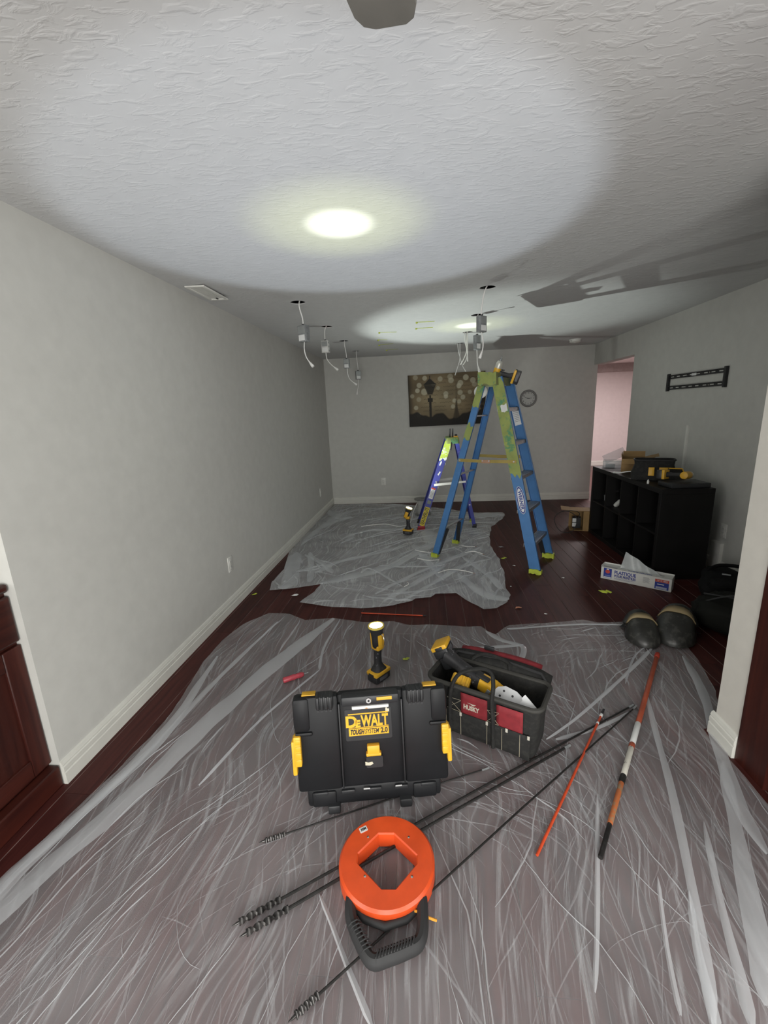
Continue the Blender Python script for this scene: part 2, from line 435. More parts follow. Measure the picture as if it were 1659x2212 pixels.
# ------------------------------------------------------------------ plastic sheets
NEAR = [(-1.428,0.966),(-1.410,1.086),(-1.379,1.240),(-1.352,1.411),(-1.325,1.628),(-1.320,1.783),(-1.352,2.018),(-1.390,2.237),(-1.388,2.482),(-1.349,2.693),(-1.214,2.888),(-1.047,2.875),(-0.894,2.775),(-0.696,2.812),(-0.448,2.752),(-0.251,2.768),(-0.150,2.723),(0.106,2.720),(0.231,2.695),(0.355,2.697),(0.424,2.582),(0.544,2.719),(0.864,2.769),(1.059,2.804),(1.138,2.772),(1.229,2.773),(1.448,2.796),(1.492,2.595),(1.542,2.487),(1.521,2.315),(1.465,2.103),(1.403,1.956),(1.31,1.80),(1.225,1.77),(1.222,1.60),(1.215,1.40),(1.2,0.9),(1.2,-0.45),(-1.46,-0.45),(-1.45,0.4)]
FAR = [(-1.49,6.74),(-1.505,6.2),(-1.505,5.586),(-1.505,4.549),(-1.5,4.304),(-1.382,3.790),(-1.401,3.493),(-1.352,3.300),(-1.204,3.309),(-1.063,3.387),(-0.946,3.447),(-0.951,3.270),(-1.015,3.049),(-0.807,2.993),(-0.513,2.963),(-0.267,2.996),(-0.129,3.094),(-0.101,3.127),(0.016,3.153),(0.054,3.214),(0.220,3.223),(0.270,3.153),(0.330,3.046),(0.404,2.954),(0.507,2.970),(0.605,3.080),(0.642,3.205),(0.631,3.340),(0.681,3.665),(0.692,4.028),(0.687,4.164),(0.676,4.465),(0.716,4.807),(0.795,5.200),(0.993,5.599),(1.064,5.797),(0.893,5.946),(0.642,5.994),(0.263,6.261),(-0.155,6.522),(-0.527,6.660),(-1.007,6.74)]
NB=[
 ([(1.112,2.072),(0.999,1.724),(0.916,1.454),(0.820,1.184),(0.754,1.008),(0.694,0.859),(0.648,0.763)],0.012,0.016),
 ([(0.767,1.070),(0.708,0.928),(0.679,0.831),(0.659,0.764)],0.008,0.014),
 ([(1.181,1.579),(1.062,1.328),(0.960,1.121),(0.873,0.939),(0.805,0.814)],0.02,0.03),
 ([(0.948,1.304),(0.870,1.116),(0.816,0.978),(0.777,0.865),(0.739,0.770)],0.008,0.014),
 ([(-0.356,0.992),(-0.304,0.921),(-0.248,0.838),(-0.199,0.770),(-0.155,0.709)],0.006,0.01),
 ([(-0.693,2.798),(-0.816,2.494),(-0.934,2.201),(-1.023,1.940),(-1.110,1.661),(-1.170,1.392),(-1.235,1.181),(-1.303,1.010),(-1.335,0.878),(-1.37,0.60)],0.055,0.04),
 ([(-1.092,2.744),(-1.176,2.294),(-1.235,1.894),(-1.266,1.539),(-1.324,1.295),(-1.375,1.068),(-1.393,0.933),(-1.41,0.60)],0.012,0.03),
 ([(-1.326,2.290),(-1.298,2.011),(-1.276,1.784),(-1.296,1.484),(-1.344,1.222),(-1.396,1.035),(-1.410,0.949),(-1.43,0.60)],0.02,0.028),
 ([(1.342,2.457),(1.058,2.170),(0.701,1.830),(0.510,1.675)],0.012,0.006),
 ([(0.519,2.668),(0.628,2.682),(1.006,2.738),(1.388,2.731)],0.012,0.01),
 ([(0.378,2.635),(0.463,2.519),(0.576,2.440),(0.507,2.241),(0.467,2.110)],0.02,0.015),
 ([(0.582,2.466),(0.379,2.435),(0.206,2.405),(0.061,2.325)],0.018,0.012),
 ([(0.955,1.872),(0.758,1.757),(0.551,1.677)],0.008,0.014),
 ([(1.459,2.360),(1.396,2.101),(1.304,1.855),(1.196,1.603),(1.110,1.367),(1.081,1.199)],0.02,0.03),
 ([(-0.639,2.785),(-0.672,2.412),(-0.642,2.163)],0.006,0.01),
 ([(-0.642,2.163),(-0.839,1.735),(-0.947,1.358)],0.005,0.008),
 ([(0.624,1.398),(0.538,1.167),(0.462,0.966),(0.399,0.812)],0.006,0.008),
 ([(0.695,1.105),(0.628,0.923),(0.587,0.783)],0.005,0.008),
 ([(1.023,2.088),(1.189,2.353),(1.327,2.483)],0.006,0.005),
]
FB=[
 ([(-0.954,3.447),(-0.652,3.627),(-0.331,3.896),(-0.114,4.260),(0.086,4.570),(-0.095,4.664)],0.05,0.03),
 ([(-1.419,4.301),(-1.330,3.877),(-1.228,3.449),(-1.299,3.348)],0.05,0.05),
 ([(-1.480,6.269),(-1.228,5.812),(-1.068,5.854),(-1.286,5.610),(-1.386,5.218)],0.06,0.04),
 ([(-0.145,4.529),(-0.018,4.045),(0.141,3.510)],0.03,0.02),
 ([(-1.294,4.221),(-1.090,4.003),(-0.880,3.687)],0.02,0.02),
 ([(0.569,4.390),(0.162,3.975),(-0.184,3.566),(-0.435,3.223)],0.02,0.015),
 ([(0.156,3.849),(-0.138,3.411),(-0.347,3.093)],0.025,0.015),
 ([(0.612,4.030),(0.329,3.845),(0.019,3.410),(-0.201,3.093)],0.02,0.015),
 ([(-0.220,4.499),(-0.595,4.201),(-0.899,3.999),(-1.058,3.689)],0.03,0.025),
 ([(-0.132,5.255),(-0.480,5.167),(-0.821,5.081),(-1.002,4.794)],0.03,0.02),
 ([(-0.647,6.343),(-1.131,6.231),(-1.378,5.446),(-1.438,4.545)],0.03,0.03),
 ([(1.063,5.824),(0.819,5.870),(0.490,5.737)],0.08,0.05),
 ([(0.622,3.137),(0.488,3.179),(0.363,3.360),(0.273,3.671)],0.04,0.02),
 ([(0.351,4.104),(0.519,3.667),(0.600,3.312)],0.02,0.02),
 ([(-1.043,3.809),(-1.255,3.751),(-1.020,3.909)],0.02,0.015),
 ([(-0.215,3.363),(-0.545,3.800),(-0.617,3.683)],0.01,0.01),
 ([(-0.463,3.860),(-0.106,3.841),(0.158,3.886)],0.012,0.012),
 ([(-0.015,5.141),(0.037,4.747),(0.134,4.485)],0.05,0.05),
 ([(-1.263,4.296),(-1.125,3.810),(-1.052,3.469)],0.02,0.02),
]
NS= [(-1.20,1.84,-1.66),(-0.89,1.65,-1.82),(-1.25,1.11,-1.78),(-1.00,0.88,-1.87),(-0.77,1.45,-1.41),(-0.87,1.12,-2.45),(-0.58,1.00,-2.43),(-0.47,0.83,1.77),(-0.14,0.80,1.59),(0.05,0.86,1.84),(0.15,1.36,2.72),(0.27,1.05,-2.08),(0.38,0.92,-1.99),(0.62,1.11,-1.86),(0.82,1.20,-1.88),(0.99,1.14,-1.99),(1.12,1.86,-1.76),(1.01,2.19,0.80),(0.91,2.46,0.11),(0.11,2.13,1.93),(-0.01,2.33,-0.96),(-0.68,2.13,-1.76),(0.17,1.61,2.49),(1.41,2.16,-1.86),(0.14,0.80,-2.06),(-0.02,0.88,-0.93),(-0.28,0.86,1.30)]
FS= [(-0.65,3.96,0.93),(-1.21,3.83,-1.21),(0.12,3.70,0.99),(-0.68,5.40,0.32),(0.60,3.81,-1.54),(0.34,3.42,1.05),(-0.62,3.14,-0.27),(-1.25,5.36,1.44),(0.50,5.50,0.15)]
def noise2(x, y, s): return noise.noise(Vector((x*s, y*s, 3.7)))
def make_sheet(name, label, outline, bands, seeds, spacing, amp, base_alpha, streak, ncreases, cw, clen, seed, tall, fold_a=.34, strong=.13, wide=1.0):
    rg = np.random.default_rng(seed)
    S = np.array(seeds)
    def angle(x, y):
        d2 = (S[:, 0]-x)**2+(S[:, 1]-y)**2+.004
        w = 1/d2**1.5
        return 0.5*math.atan2((w*np.sin(2*S[:, 2])).sum(), (w*np.cos(2*S[:, 2])).sum())
    def hz(x, y):
        n = abs(noise2(x, y, 3.1))*.6+abs(noise2(x+9, y, 7.0))*.4
        return .0035+amp*n
    # outline, densified and slightly ragged
    O = [Vector((x, y)) for x, y in outline]; B = []
    for i in range(len(O)):
        a = O[i]; b = O[(i+1) % len(O)]; k = max(1, int((b-a).length/.04))
        for j in range(k):
            p = a.lerp(b, j/k); q = noise2(p.x, p.y, 9)*.010
            B.append(Vector((p.x+q, p.y-q)))
    bx = np.array([b.x for b in B]); by = np.array([b.y for b in B])
    def inside(px, py):
        c = np.zeros(len(px), bool); j = len(bx)-1
        for i in range(len(bx)):
            m = ((by[i] > py) != (by[j] > py)) & (px < (bx[j]-bx[i])*(py-by[i])/(by[j]-by[i]+1e-12)+bx[i])
            c ^= m; j = i
        return c
    gx, gy = np.meshgrid(np.arange(bx.min(), bx.max(), spacing), np.arange(by.min(), by.max(), spacing))
    px = gx.ravel()+rg.uniform(-.3, .3, gx.size)*spacing; py = gy.ravel()+rg.uniform(-.3, .3, gx.size)*spacing
    ok = inside(px, py)
    pts = B+[Vector((a, b)) for a, b in zip(px[ok], py[ok])]
    nb = len(B)
    vo, eo, fo_, _, _, _ = delaunay_2d_cdt(pts, [(i, (i+1) % nb) for i in range(nb)], [], 1, 1e-5)
    V = [(v.x, v.y, hz(v.x, v.y)) for v in vo]
    me = bpy.data.meshes.new(name); me.from_pydata(V, [], [tuple(f) for f in fo_])
    me.polygons.foreach_set('use_smooth', [True]*len(me.polygons))
    # smooth flow coordinates: use one global mean direction plus distortion by the field
    at = me.attributes.new('flow', 'FLOAT_VECTOR', 'POINT')
    out = np.zeros((len(V), 3), np.float32)
    for i, (x, y, z) in enumerate(V):
        out[i] = (y, x*1.0+.18*noise2(x, y, 1.3)+.05*noise2(x, y, 4.0), 0)
    at.data.foreach_set('vector', out.ravel())
    root = bpy.data.objects.new(name, me); col.objects.link(root)
    me.materials.append(film_material(name+'_film', base_alpha, streak))
    tag(root, label, 'plastic sheet')
    m_fold = film_material(name+'_fold', fold_a, .22)
    m_crease = film_material(name+'_strong', .31, .1)
    # broad folded bands: a second and third layer of film
    for P, w0, w1 in bands:
        C = catmull([(x, y, 0) for x, y in P], 8); n = len(C); b = MB(); vs = []; fs = []
        for i, c in enumerate(C):
            t = i/(n-1); d = (C[min(i+1, n-1)]-C[max(i-1, 0)]).normalized(); s = Vector((-d.y, d.x, 0))
            wd = (w0+(w1-w0)*t)*(1+.25*noise.noise(Vector((c.x*6, c.y*6, 1))))
            wd *= min(1, .25+6*min(t, 1-t))*wide
            for u, hh in ((-1, .001), (-.4, .006), (.3, .004), (1, .001)):
                q = c+s*(u*wd); vs.append((q.x, q.y, hz(q.x, q.y)+hh))
        for i in range(n-1):
            for j in range(3): fs.append((i*4+j, i*4+j+1, i*4+5+j, i*4+4+j))
        b.add(vs, fs); b.build('fold', m_fold, root, smooth=60)
    # many fine creases: faint ones and a few strong ones
    xmin, xmax, ymin, ymax = bx.min(), bx.max(), max(by.min(), .45), by.max()
    for count, mat, wk, lk, hk in ((ncreases, film_material(name+'_crease', .115, .08), 1.0, 1.0, .7), (int(ncreases*strong), m_crease, .8, 1.25, 1.3)):
        vs = []; fs = []; tries = 0; made = 0
        while made < count and tries < count*6:
            tries += 1
            x = rg.uniform(xmin, xmax); y = ymin+(ymax-ymin)*rg.uniform(0, 1)**1.25
            if not inside(np.array([x]), np.array([y]))[0]: continue
            a = angle(x, y)+rg.normal(0, .28)
            if rg.random() < .14: a += rg.uniform(.5, 1.4)
            L = lk*rg.gamma(2.0, clen/2); n = max(4, int(L/.03)); w0 = wk*cw*rg.gamma(2.0, .5)*(.55+.45*min(1.5, y/1.6)); curl = rg.normal(0, .7); h0 = hk*tall*rg.uniform(.3, 1)
            st = L/n; line = []; a2 = angle(x, y)
            for i in range(n+1):
                line.append((x, y))
                if i % 3 == 2: a2 = angle(x, y)
                dd = (a2-a+PI/2) % PI-PI/2
                a += dd*.10+curl*st+rg.normal(0, .09)
                x += st*math.cos(a); y += st*math.sin(a)
            ins = inside(np.array([p[0] for p in line]), np.array([p[1] for p in line]))
            if not ins.all():
                k = int(np.argmin(ins)); line = line[:k]
            if len(line) < 4: continue
            n = len(line)-1; k0 = len(vs); wob = rg.uniform(0, 50)
            for i, (x, y) in enumerate(line):
                t = i/n; e = math.sin(PI*min(1, max(0.02, t)))**.6*(.65+.7*abs(noise.noise(Vector((wob, i*.35, 0)))))
                xa, ya = line[max(0, i-1)]; xb, yb = line[min(n, i+1)]
                dx, dy = xb-xa, yb-ya; l = math.hypot(dx, dy)+1e-9; sx, sy = -dy/l, dx/l
                z = hz(x, y)
                wd = w0*e
                vs += [(x+sx*wd, y+sy*wd, z+.0006), (x+sx*wd*.1, y+sy*wd*.1, z+.001+h0*e), (x-sx*wd, y-sy*wd, z+.0006)]
            for i in range(n):
                q = k0+i*3
                fs += [(q, q+1, q+4, q+3), (q+1, q+2, q+5, q+4)]
            made += 1
        me = bpy.data.meshes.new('crease'); me.from_pydata(vs, [], fs); me.materials.append(mat)
        me.polygons.foreach_set('use_smooth', [True]*len(me.polygons))
        c = bpy.data.objects.new('crease', me); col.objects.link(c); c.parent = root; c['kind'] = 'stuff'
    return root
make_sheet('plastic_sheet', 'wide clear plastic sheet spread under the toolbox and the orange reel', NEAR, NB, NS, .035, .006, .17, .24, 800, .0028, .34, 3, .005, .36, .15)
make_sheet('plastic_sheet', 'crumpled clear plastic sheet under the two ladders by the left wall', FAR, FB, FS, .035, .026, .40, .36, 300, .012, .45, 5, .014, .44, .45, 1.5)
# ------------------------------------------------------------------ cherry cabinets at both sides of the opening
m_cherry = wood('cherry_wood', (0.026, 0.0055, 0.0042), (0.062, 0.0135, 0.0085), .42, 2, 4.0, spec=.35)
m_cherry_h = wood('cherry_wood_rail', (0.026, 0.0055, 0.0042), (0.062, 0.0135, 0.0085), .42, 1, 4.0, spec=.35)
t = thing('base_cabinet', 'dark cherry base cabinet standing in the alcove before the left wall', 'cabinet', (-1.56, YC, 0))
MB().bb(-.60, -.02, -.98, -.001, .0, .865).build('body', m_cherry, t)
MB().bb(-.02, .03, -.98, -.004, 0, .095).build('base_moulding', m_cherry_h, t, bevel=.006)
MB().bb(-.62, .012, -1.0, -.004, .865, .90).build('countertop', m_cherry_h, t, bevel=.012)
for y0, y1 in ((-.49, -.004), (-.98, -.50)):
    d = MB().bb(-.02, -.010, y0+.07, y1-.07, .18, .58).build('door', m_cherry, t, bevel=.004)
    for a, b in ((y0, y0+.075), (y1-.075, y1)): MB().bb(-.02, 0, a, b, .11, .65).build('stile', m_cherry, d, bevel=.004)
    for a, b in ((.11, .185), (.575, .65)): MB().bb(-.02, -.001, y0+.075, y1-.075, a, b).build('door_rail', m_cherry_h, d, bevel=.004)
    MB().lathe([(.006, 0), (.006, .015), (.014, .02), (.014, .028), (.004, .032)], 14, T(0, y0+.05, .60) @ rot('Y', 90)).build('knob', m_dkmetal, d)
    w_ = MB().bb(-.02, .004, y0, y1, .665, .85).build('drawer', m_cherry_h, t, bevel=.008)
t = thing('tall_cabinet', 'tall cherry cabinet panel against the white end of the partition wall', 'cabinet', (1.245, 1.61, 0))
MB().bb(0, .022, -.155, -.002, 0, 2.2).build('end_panel', m_cherry, t, bevel=.002)
MB().bb(.022, .6, -.9, -.002, .1, 2.2).build('body', m_cherry, t)
MB().bb(.06, .6, -.9, -.156, 0, .1).build('toe_kick', m_black, t)
for z0, z1 in ((.11, 1.3), (1.31, 2.19)):
    d = MB().bb(0, .022, -.52, -.16, z0, z1).build('door', m_cherry, t, bevel=.004)
    MB().bb(-.006, 0, -.46, -.22, z0+.06, z1-.06).build('door_panel', m_cherry, d, bevel=.004)

# ------------------------------------------------------------------ step ladders
def rail_channel(mb, p0, p1, wdt, dep, side, th=.005, tw=None):
    """C channel, web facing outwards (side = -1 near / +1 far), flanges inwards"""
    h = wdt/2; s = -side
    poly = [(-h, 0), (h, 0), (h, s*dep), (h-th, s*dep), (h-th, s*th), (-h+th, s*th), (-h+th, s*dep), (-h, s*dep)]
    p0 = Vector(p0); p1 = Vector(p1); d = (p1-p0).normalized()
    x = Vector((1, 0, 0)); x = (x-d*x.dot(d)).normalized(); y = Vector((0, 1, 0)); y = (y-d*y.dot(d)-x*y.dot(x)).normalized()
    L = (p1-p0).length
    m = Matrix((x, y, d)).transposed().to_4x4(); m.translation = p0
    mb.prism(poly, 0, L, m)
    return m, L            # m: x across the web, y towards far side, z up the rail
def jag(w, L0, L1, n, amp, rg):
    """ragged strip across a rail: x in +-w/2, y from L0 to L1"""
    top = [(-w/2+w*i/n, L1+rg.uniform(-amp, amp)) for i in range(n+1)]
    bot = [(w/2-w*i/n, L0+rg.uniform(-amp, amp)) for i in range(n+1)]
    return top+bot
def rail_face(m, L, at, off=.0008):
    """frame on the outer web face: X across, Y up the rail, Z towards the viewer's side (-y)"""
    X = m.col[0].to_3d(); Zr = m.col[2].to_3d(); o = m.translation+Zr*(at*L)-m.col[1].to_3d()*off
    return frame(o, X, Zr)

m_blue = M('fibreglass_blue', (0.055, 0.175, 0.40), 0.45, var=0.05)
m_gtape = worn('painters_tape', (0.26, 0.31, 0.085), (0.085, 0.24, 0.12), .47, .65, 11)
m_olive = worn('taped_cap', (0.16, 0.17, 0.07), (0.40, 0.45, 0.08), .40, .6, 22)
m_brass = M('spreader_brass', (0.36, 0.28, 0.08), 0.45, 0.4)
rg = random.Random(3)
t = thing('step_ladder', 'tall blue step ladder with an oval badge and lime tape on its feet', 'ladder', (.635, 4.11, 0), R(-28.1))
lad = t
rails = {}
ZT = 1.70
for nm, x0, y0, x1, y1, wd, dep in (('front_near', .485, -.255, .075, -.165, .092, .028), ('front_far', .485, .245, .075, .165, .092, .028),
                                    ('rear_near', -.50, -.265, -.055, -.150, .060, .026), ('rear_far', -.50, .265, -.055, .150, .060, .026)):
    b = MB(); side = -1 if 'near' in nm else 1
    m, L = rail_channel(b, (x0, y0, .02), (x1, y1, ZT), wd, dep, side)
    o = b.build('rail', m_blue, t, smooth=None, bevel=.0015); rails[nm] = (m, L, wd, o)
    # rubber foot and tape wrapped round it
    MB().cbox((x0, y0-side*.012, .021), (wd*1.1, .04, .042), .008).build('foot', m_rubber, o)
    f = MB(); 
    f.prism([(a, c) for a, c in jag(wd*1.15, -.018, .026, 6, .008, rg)], -.024, .024, frame((x0, y0-side*.012, .02), (1, 0, 0), (0, 0, 1)))
    f.build('foot_tape', m_tape, o, label='lime tape wrapped round the ladder foot')
for k in range(5):                                   # treads
    z = .285+.295*k; a = z/ZT
    xc = .485+(.075-.485)*a; yn = -.255+(.09)*a; yf = .245-.08*a
    b = MB().bb(xc-.045, xc+.045, yn+.004, yf-.004, z-.028, z-.024+.002)
    b.bb(xc-.045, xc-.041, yn+.004, yf-.004, z-.052, z-.024).bb(xc+.041, xc+.045, yn+.004, yf-.004, z-.052, z-.024)
    for q in range(6): b.bb(xc-.04+q*.0148, xc-.034+q*.0148, yn+.004, yf-.004, z-.024, z-.019)
    s = b.build('step', m_alu, t, smooth=None)
    if k == 0:
        for yy, sg in ((yn, 1), (yf, -1)):
            MB().ext((xc+.02, yy+sg*.005, .04), (xc, yy+sg*.13, z-.03), [(-.022, -.003), (.022, -.003), (.022, .003), (-.022, .003)], (1, 0, 0)).build('knee_brace', m_rubber, s)
for z in (.30, .84, 1.38):                           # rear bars
    a = z/ZT; xc = -.50+.445*a; yn = -.265+.115*a; yf = .265-.115*a
    MB().bb(xc-.014, xc+.014, yn+.004, yf-.004, z-.006, z+.006).build('rear_bar', m_alu, t, bevel=.002)
    if z == .30:
        for yy, sg in ((yf, -1), (yn, 1)):
            MB().ext((xc-.05, yy+sg*.006, .04), (xc+.01, yy+sg*.10, z-.01), [(-.02, -.003), (.02, -.003), (.02, .003), (-.02, .003)], (1, 0, 0)).build('rear_brace', m_rubber, t)
for sg, nA, nB in ((-1, 'rear_near', 'front_near'), (1, 'rear_far', 'front_far')):
    z = .985; a = z/ZT; xa = -.50+.445*a; xb = .485-.41*a
    ya = sg*(.265-.115*a)+sg*.008; yb = sg*(.25-.085*a)+sg*.008; xm = (xa+xb)/2; ym = (ya+yb)/2
    b = MB().ext((xa-.02, ya, z), (xm+.03, ym, z-.006), [(-.003, -.014), (.003, -.014), (.003, .014), (-.003, .014)], (0, 1, 0))
    b.ext((xm-.03, ym-sg*.006, z-.006), (xb+.03, yb, z), [(-.003, -.014), (.003, -.014), (.003, .014), (-.003, .014)], (0, 1, 0))
    s = b.build('spreader', m_brass, t, smooth=None)
    MB().box((xm, ym+sg*.004, z-.006), (.08, .006, .030)).build('spreader_hinge', M('copper_plate', (0.40, 0.24, 0.16), 0.4, 0.5), s)
    for x, y in ((xa-.005, ya), (xm-.03, ym), (xm+.03, ym), (xb+.01, yb)): MB().cyl((x, y, z), (x, y+sg*.009, z), .007, n=10).build('rivet', m_chrome, s)
# top cap with tape
cp = MB().loft([[(x*1.0, y, 1.64) for x, y in rrect(.19, .40, .03)], [(x, y, 1.71) for x, y in rrect(.175, .395, .03)], [(x, y, 1.745) for x, y in rrect(.15, .39, .03)]])
cap = cp.build('top_cap', m_olive, t)
for y in (-.1, 0, .1): MB().lathe([(.018, 1.7449), (.018, 1.7462)], 16, T(0, y, 0)).build('cap_hole', m_ink, cap)
MB().prism(jag(.165, -.10, .0, 6, .012, rg), .0, .003, frame((.0, -.2005, 1.745), (1, 0, 0), (0, 0, 1))).build('tape', m_gtape, cap)
for nm, a0, a1, mt in (('front_near', .50, .985, m_gtape), ('rear_near', .86, .985, m_gtape), ('rear_near', .68, .76, m_gtape)):
    m, L, wd, o = rails[nm]; fr = rail_face(m, L, 0, .0)
    MB().prism(jag(wd*1.04, a0*L, a1*L, 5, .035 if a0 < .8 else .012, rg), .0005, .0025, fr).build('tape', mt, o, label='torn strip of lime painter tape on the blue rail')
m, L, wd, o = rails['front_near']
MB().prism(jag(.055, -.03, .03, 4, .008, rg), .0028, .0036, rail_face(m, L, .845) @ T(.012, 0, 0)).build('tape_scrap', m_paper, o)
m_navy = M('badge_blue', (0.02, 0.045, 0.25), 0.4)
fr = rail_face(m, L, .375, .0006)
e = MB().prism(ell(.036, .124), 0, .0008, fr).build('badge', m_paper, o, label='oval blue and white maker badge')
MB().prism(ell(.0335, .120), .0008, .0012, fr).build('badge_ring', m_navy, e)
MB().prism(ell(.0245, .107), .0012, .0016, fr).build('badge_centre', m_paper, e)
fd = fr @ T(0, 0, .0019) @ rot('Z', -90)
text('badge_text', 'WERNER', .040, fd, m_navy, e, bold=.0014, width=.170)
m, L, wd, o = rails['front_far']
fi = frame(m.translation+m.col[2].to_3d()*(.80*L)-m.col[1].to_3d()*(-.0+.006), m.col[0].to_3d(), m.col[2].to_3d())
MB().prism([(-.035, -.085), (.025, -.085), (.025, .06), (-.035, .06)], .0, .0006, fi).build('rail_label', m_paper, o)
MB().prism([(-.035, .06), (.025, .06), (.025, .085), (-.035, .085)], .0, .0007, fi).build('rail_label_head', m_ink, o)
for k in range(7): MB().bb(-.028, .018, .045-k*.016, .049-k*.016, .0006, .0009, fi).build('rail_label_line', M('label_grey', (.25, .25, .27), .6), o)

# round white light trim hanging between the rails, drill on the cap
tr = thing('light_trim', 'round white light trim hooked under the top of the tall ladder', 'light trim', (.515, 4.14, 1.595))
tr.rotation_euler = (R(80), R(-12), R(-10))
MB().lathe([(.001, 0), (.055, 0), (.06, .006), (.052, .012), (.02, .016), (.001, .016)], 28).build('disc', m_white, tr)

m_purple = M('fibreglass_violet', (0.035, 0.045, 0.29), 0.42, var=0.06)
m_splash = worn('paint_splashed_violet', (0.035, 0.045, 0.29), (0.62, 0.64, 0.68), .37, .5, 16)
t = thing('step_ladder', 'short violet step ladder with a yellow name label and red foot', 'ladder', (.245, 5.30, 0), R(1.5))
ZS = 1.10
r2 = {}
for nm, x0, y0, x1, y1, wd, mt, fm in (('front_near', -.325, -.16, .035, -.115, .078, m_purple, M('red_rubber', (0.33, 0.02, 0.03), .5)), ('front_far', -.325, .20, .035, .115, .078, m_purple, m_rubber),
                               ('rear_near', .335, -.13, .12, -.10, .042, m_splash, m_rubber), ('rear_far', .335, .17, .12, .10, .042, m_splash, m_tape)):
    side = -1 if 'near' in nm else 1
    b = MB(); m, L = rail_channel(b, (x0, y0, .03), (x1, y1, ZS), wd, .024, side)
    o = b.build('rail', mt, t, smooth=None, bevel=.0012); r2[nm] = (m, L, wd, o)
    fb = MB().cbox((x0, y0-side*.01, .012), (wd*1.25, .05, .026), .006).cbox((x0+.006, y0-side*.01, .042), (wd*1.12, .046, .03), .006)
    fb.build('foot', fm, o)
for k in range(3):
    z = .28+.28*k; a = z/ZS; xc = -.325+.36*a
    b = MB().bb(xc-.038, xc+.038, -.16+.045*a+.005, .20-.085*a-.005, z-.024, z-.018)
    b.bb(xc-.038, xc-.034, -.16+.045*a+.005, .20-.085*a-.005, z-.045, z-.02).bb(xc+.034, xc+.038, -.16+.045*a+.005, .20-.085*a-.005, z-.045, z-.02)
    b.build('step', m_alu, t, smooth=None)
for z in (.3, .7): MB().bb(.335-.215*z/ZS-.01, .335-.215*z/ZS+.01, -.13+.02*z, .17-.06*z, z-.006, z+.006).build('rear_bar', m_alu, t)
for sg in (-1, 1):
    z = .575; yy = -.158 if sg < 0 else .165
    b = MB().ext((-.155, yy, z-.01), (.06, yy, z+.005), [(-.0025, -.014), (.0025, -.014), (.0025, .014), (-.0025, .014)], (0, 1, 0))
    b.ext((.03, yy+.006, z+.005), (.225, yy, z+.02), [(-.0025, -.012), (.0025, -.012), (.0025, .012), (-.0025, .012)], (0, 1, 0))
    b.build('spreader', m_white, t, smooth=None)
cp = MB().loft([[(x+.075, y, ZS-.05) for x, y in rrect(.16, .28, .02)], [(x+.075, y, ZS+.01) for x, y in rrect(.15, .275, .02)], [(x+.075, y, ZS+.025) for x, y in rrect(.13, .265, .02)]])
cp.build('top_cap', m_gtape, t)
m, L, wd, o = r2['front_near']
fr = rail_face(m, L, 0)
MB().prism(jag(wd*1.06, .78*L, .99*L, 5, .025, rg), .0002, .0022, fr).build('tape', worn('bright_tape', (0.40, 0.50, 0.06), (0.62, 0.65, 0.62), .47, .6, 18), o)
for a, dx in ((.735, -.012), (.63, .008), (.52, .012)):
    MB().prism(jag(.016, -.025, .025, 3, .008, rg), .001, .0018, rail_face(m, L, a) @ T(dx, 0, 0) @ rot('Z', rg.uniform(-30, 30))).build('paint_splash', m_paper, o)
lb = MB().prism(rrect(.062, .245, .006), .0005, .0013, rail_face(m, L, .135)).build('name_label', M('label_yellow', (0.66, 0.53, 0.03), .45), o, label='yellow name label with black slanted letters')
text('name_text', 'FEATHERLITE', .062, rail_face(m, L, .135) @ T(0, 0, .0015) @ rot('Z', 90), m_ink, lb, bold=.0012, shear=.25, width=.225)
fr = rail_face(m, L, .40)
wl = MB().prism(rrect(.052, .135, .004), .0005, .0012, fr).build('warning_label', m_paper, o)
MB().prism(rrect(.050, .020, .004), .0012, .0016, fr @ T(0, .062, 0)).build('warning_head', M('label_red', (0.5, 0.05, 0.03), .5), wl)
for k in range(6): MB().bb(-.02, .02, .035-k*.016, .040-k*.016, .0012, .0015, fr).build('warning_line', MATS['label_grey'], wl)
MB().prism(rrect(.045, .045, .003), .0005, .0012, rail_face(m, L, .30)).build('rating_label', M('label_dark_green', (.16, .19, .17), .5), o)
# tool standing in the cap
t = thing('clamp', 'black two-pronged clamp with a yellow grip on the short ladder top', 'clamp', (.318, 5.215, 1.126))
MB().cbox((.03, 0, -.012), (.075, .03, .05), .006).build('grip', M('amber_yellow', (0.72, 0.36, 0.03), .45), t)
for x in (-.028, .006): MB().tube([(x, -.02, -.0), (x, -.022, .045), (x+.002, -.02, .10)], [.009, .008, .006], 8).build('prong', m_rubber, t)
MB().tube([(-.02, -.06, -.15), (-.012, -.05, -.08), (-.01, -.03, 0)], [.006, .009, .009], 8).build('handle', m_rubber, t)
MB().cbox((.045, 0, .022), (.03, .026, .018), .006).build('jaw', m_rubber, t)

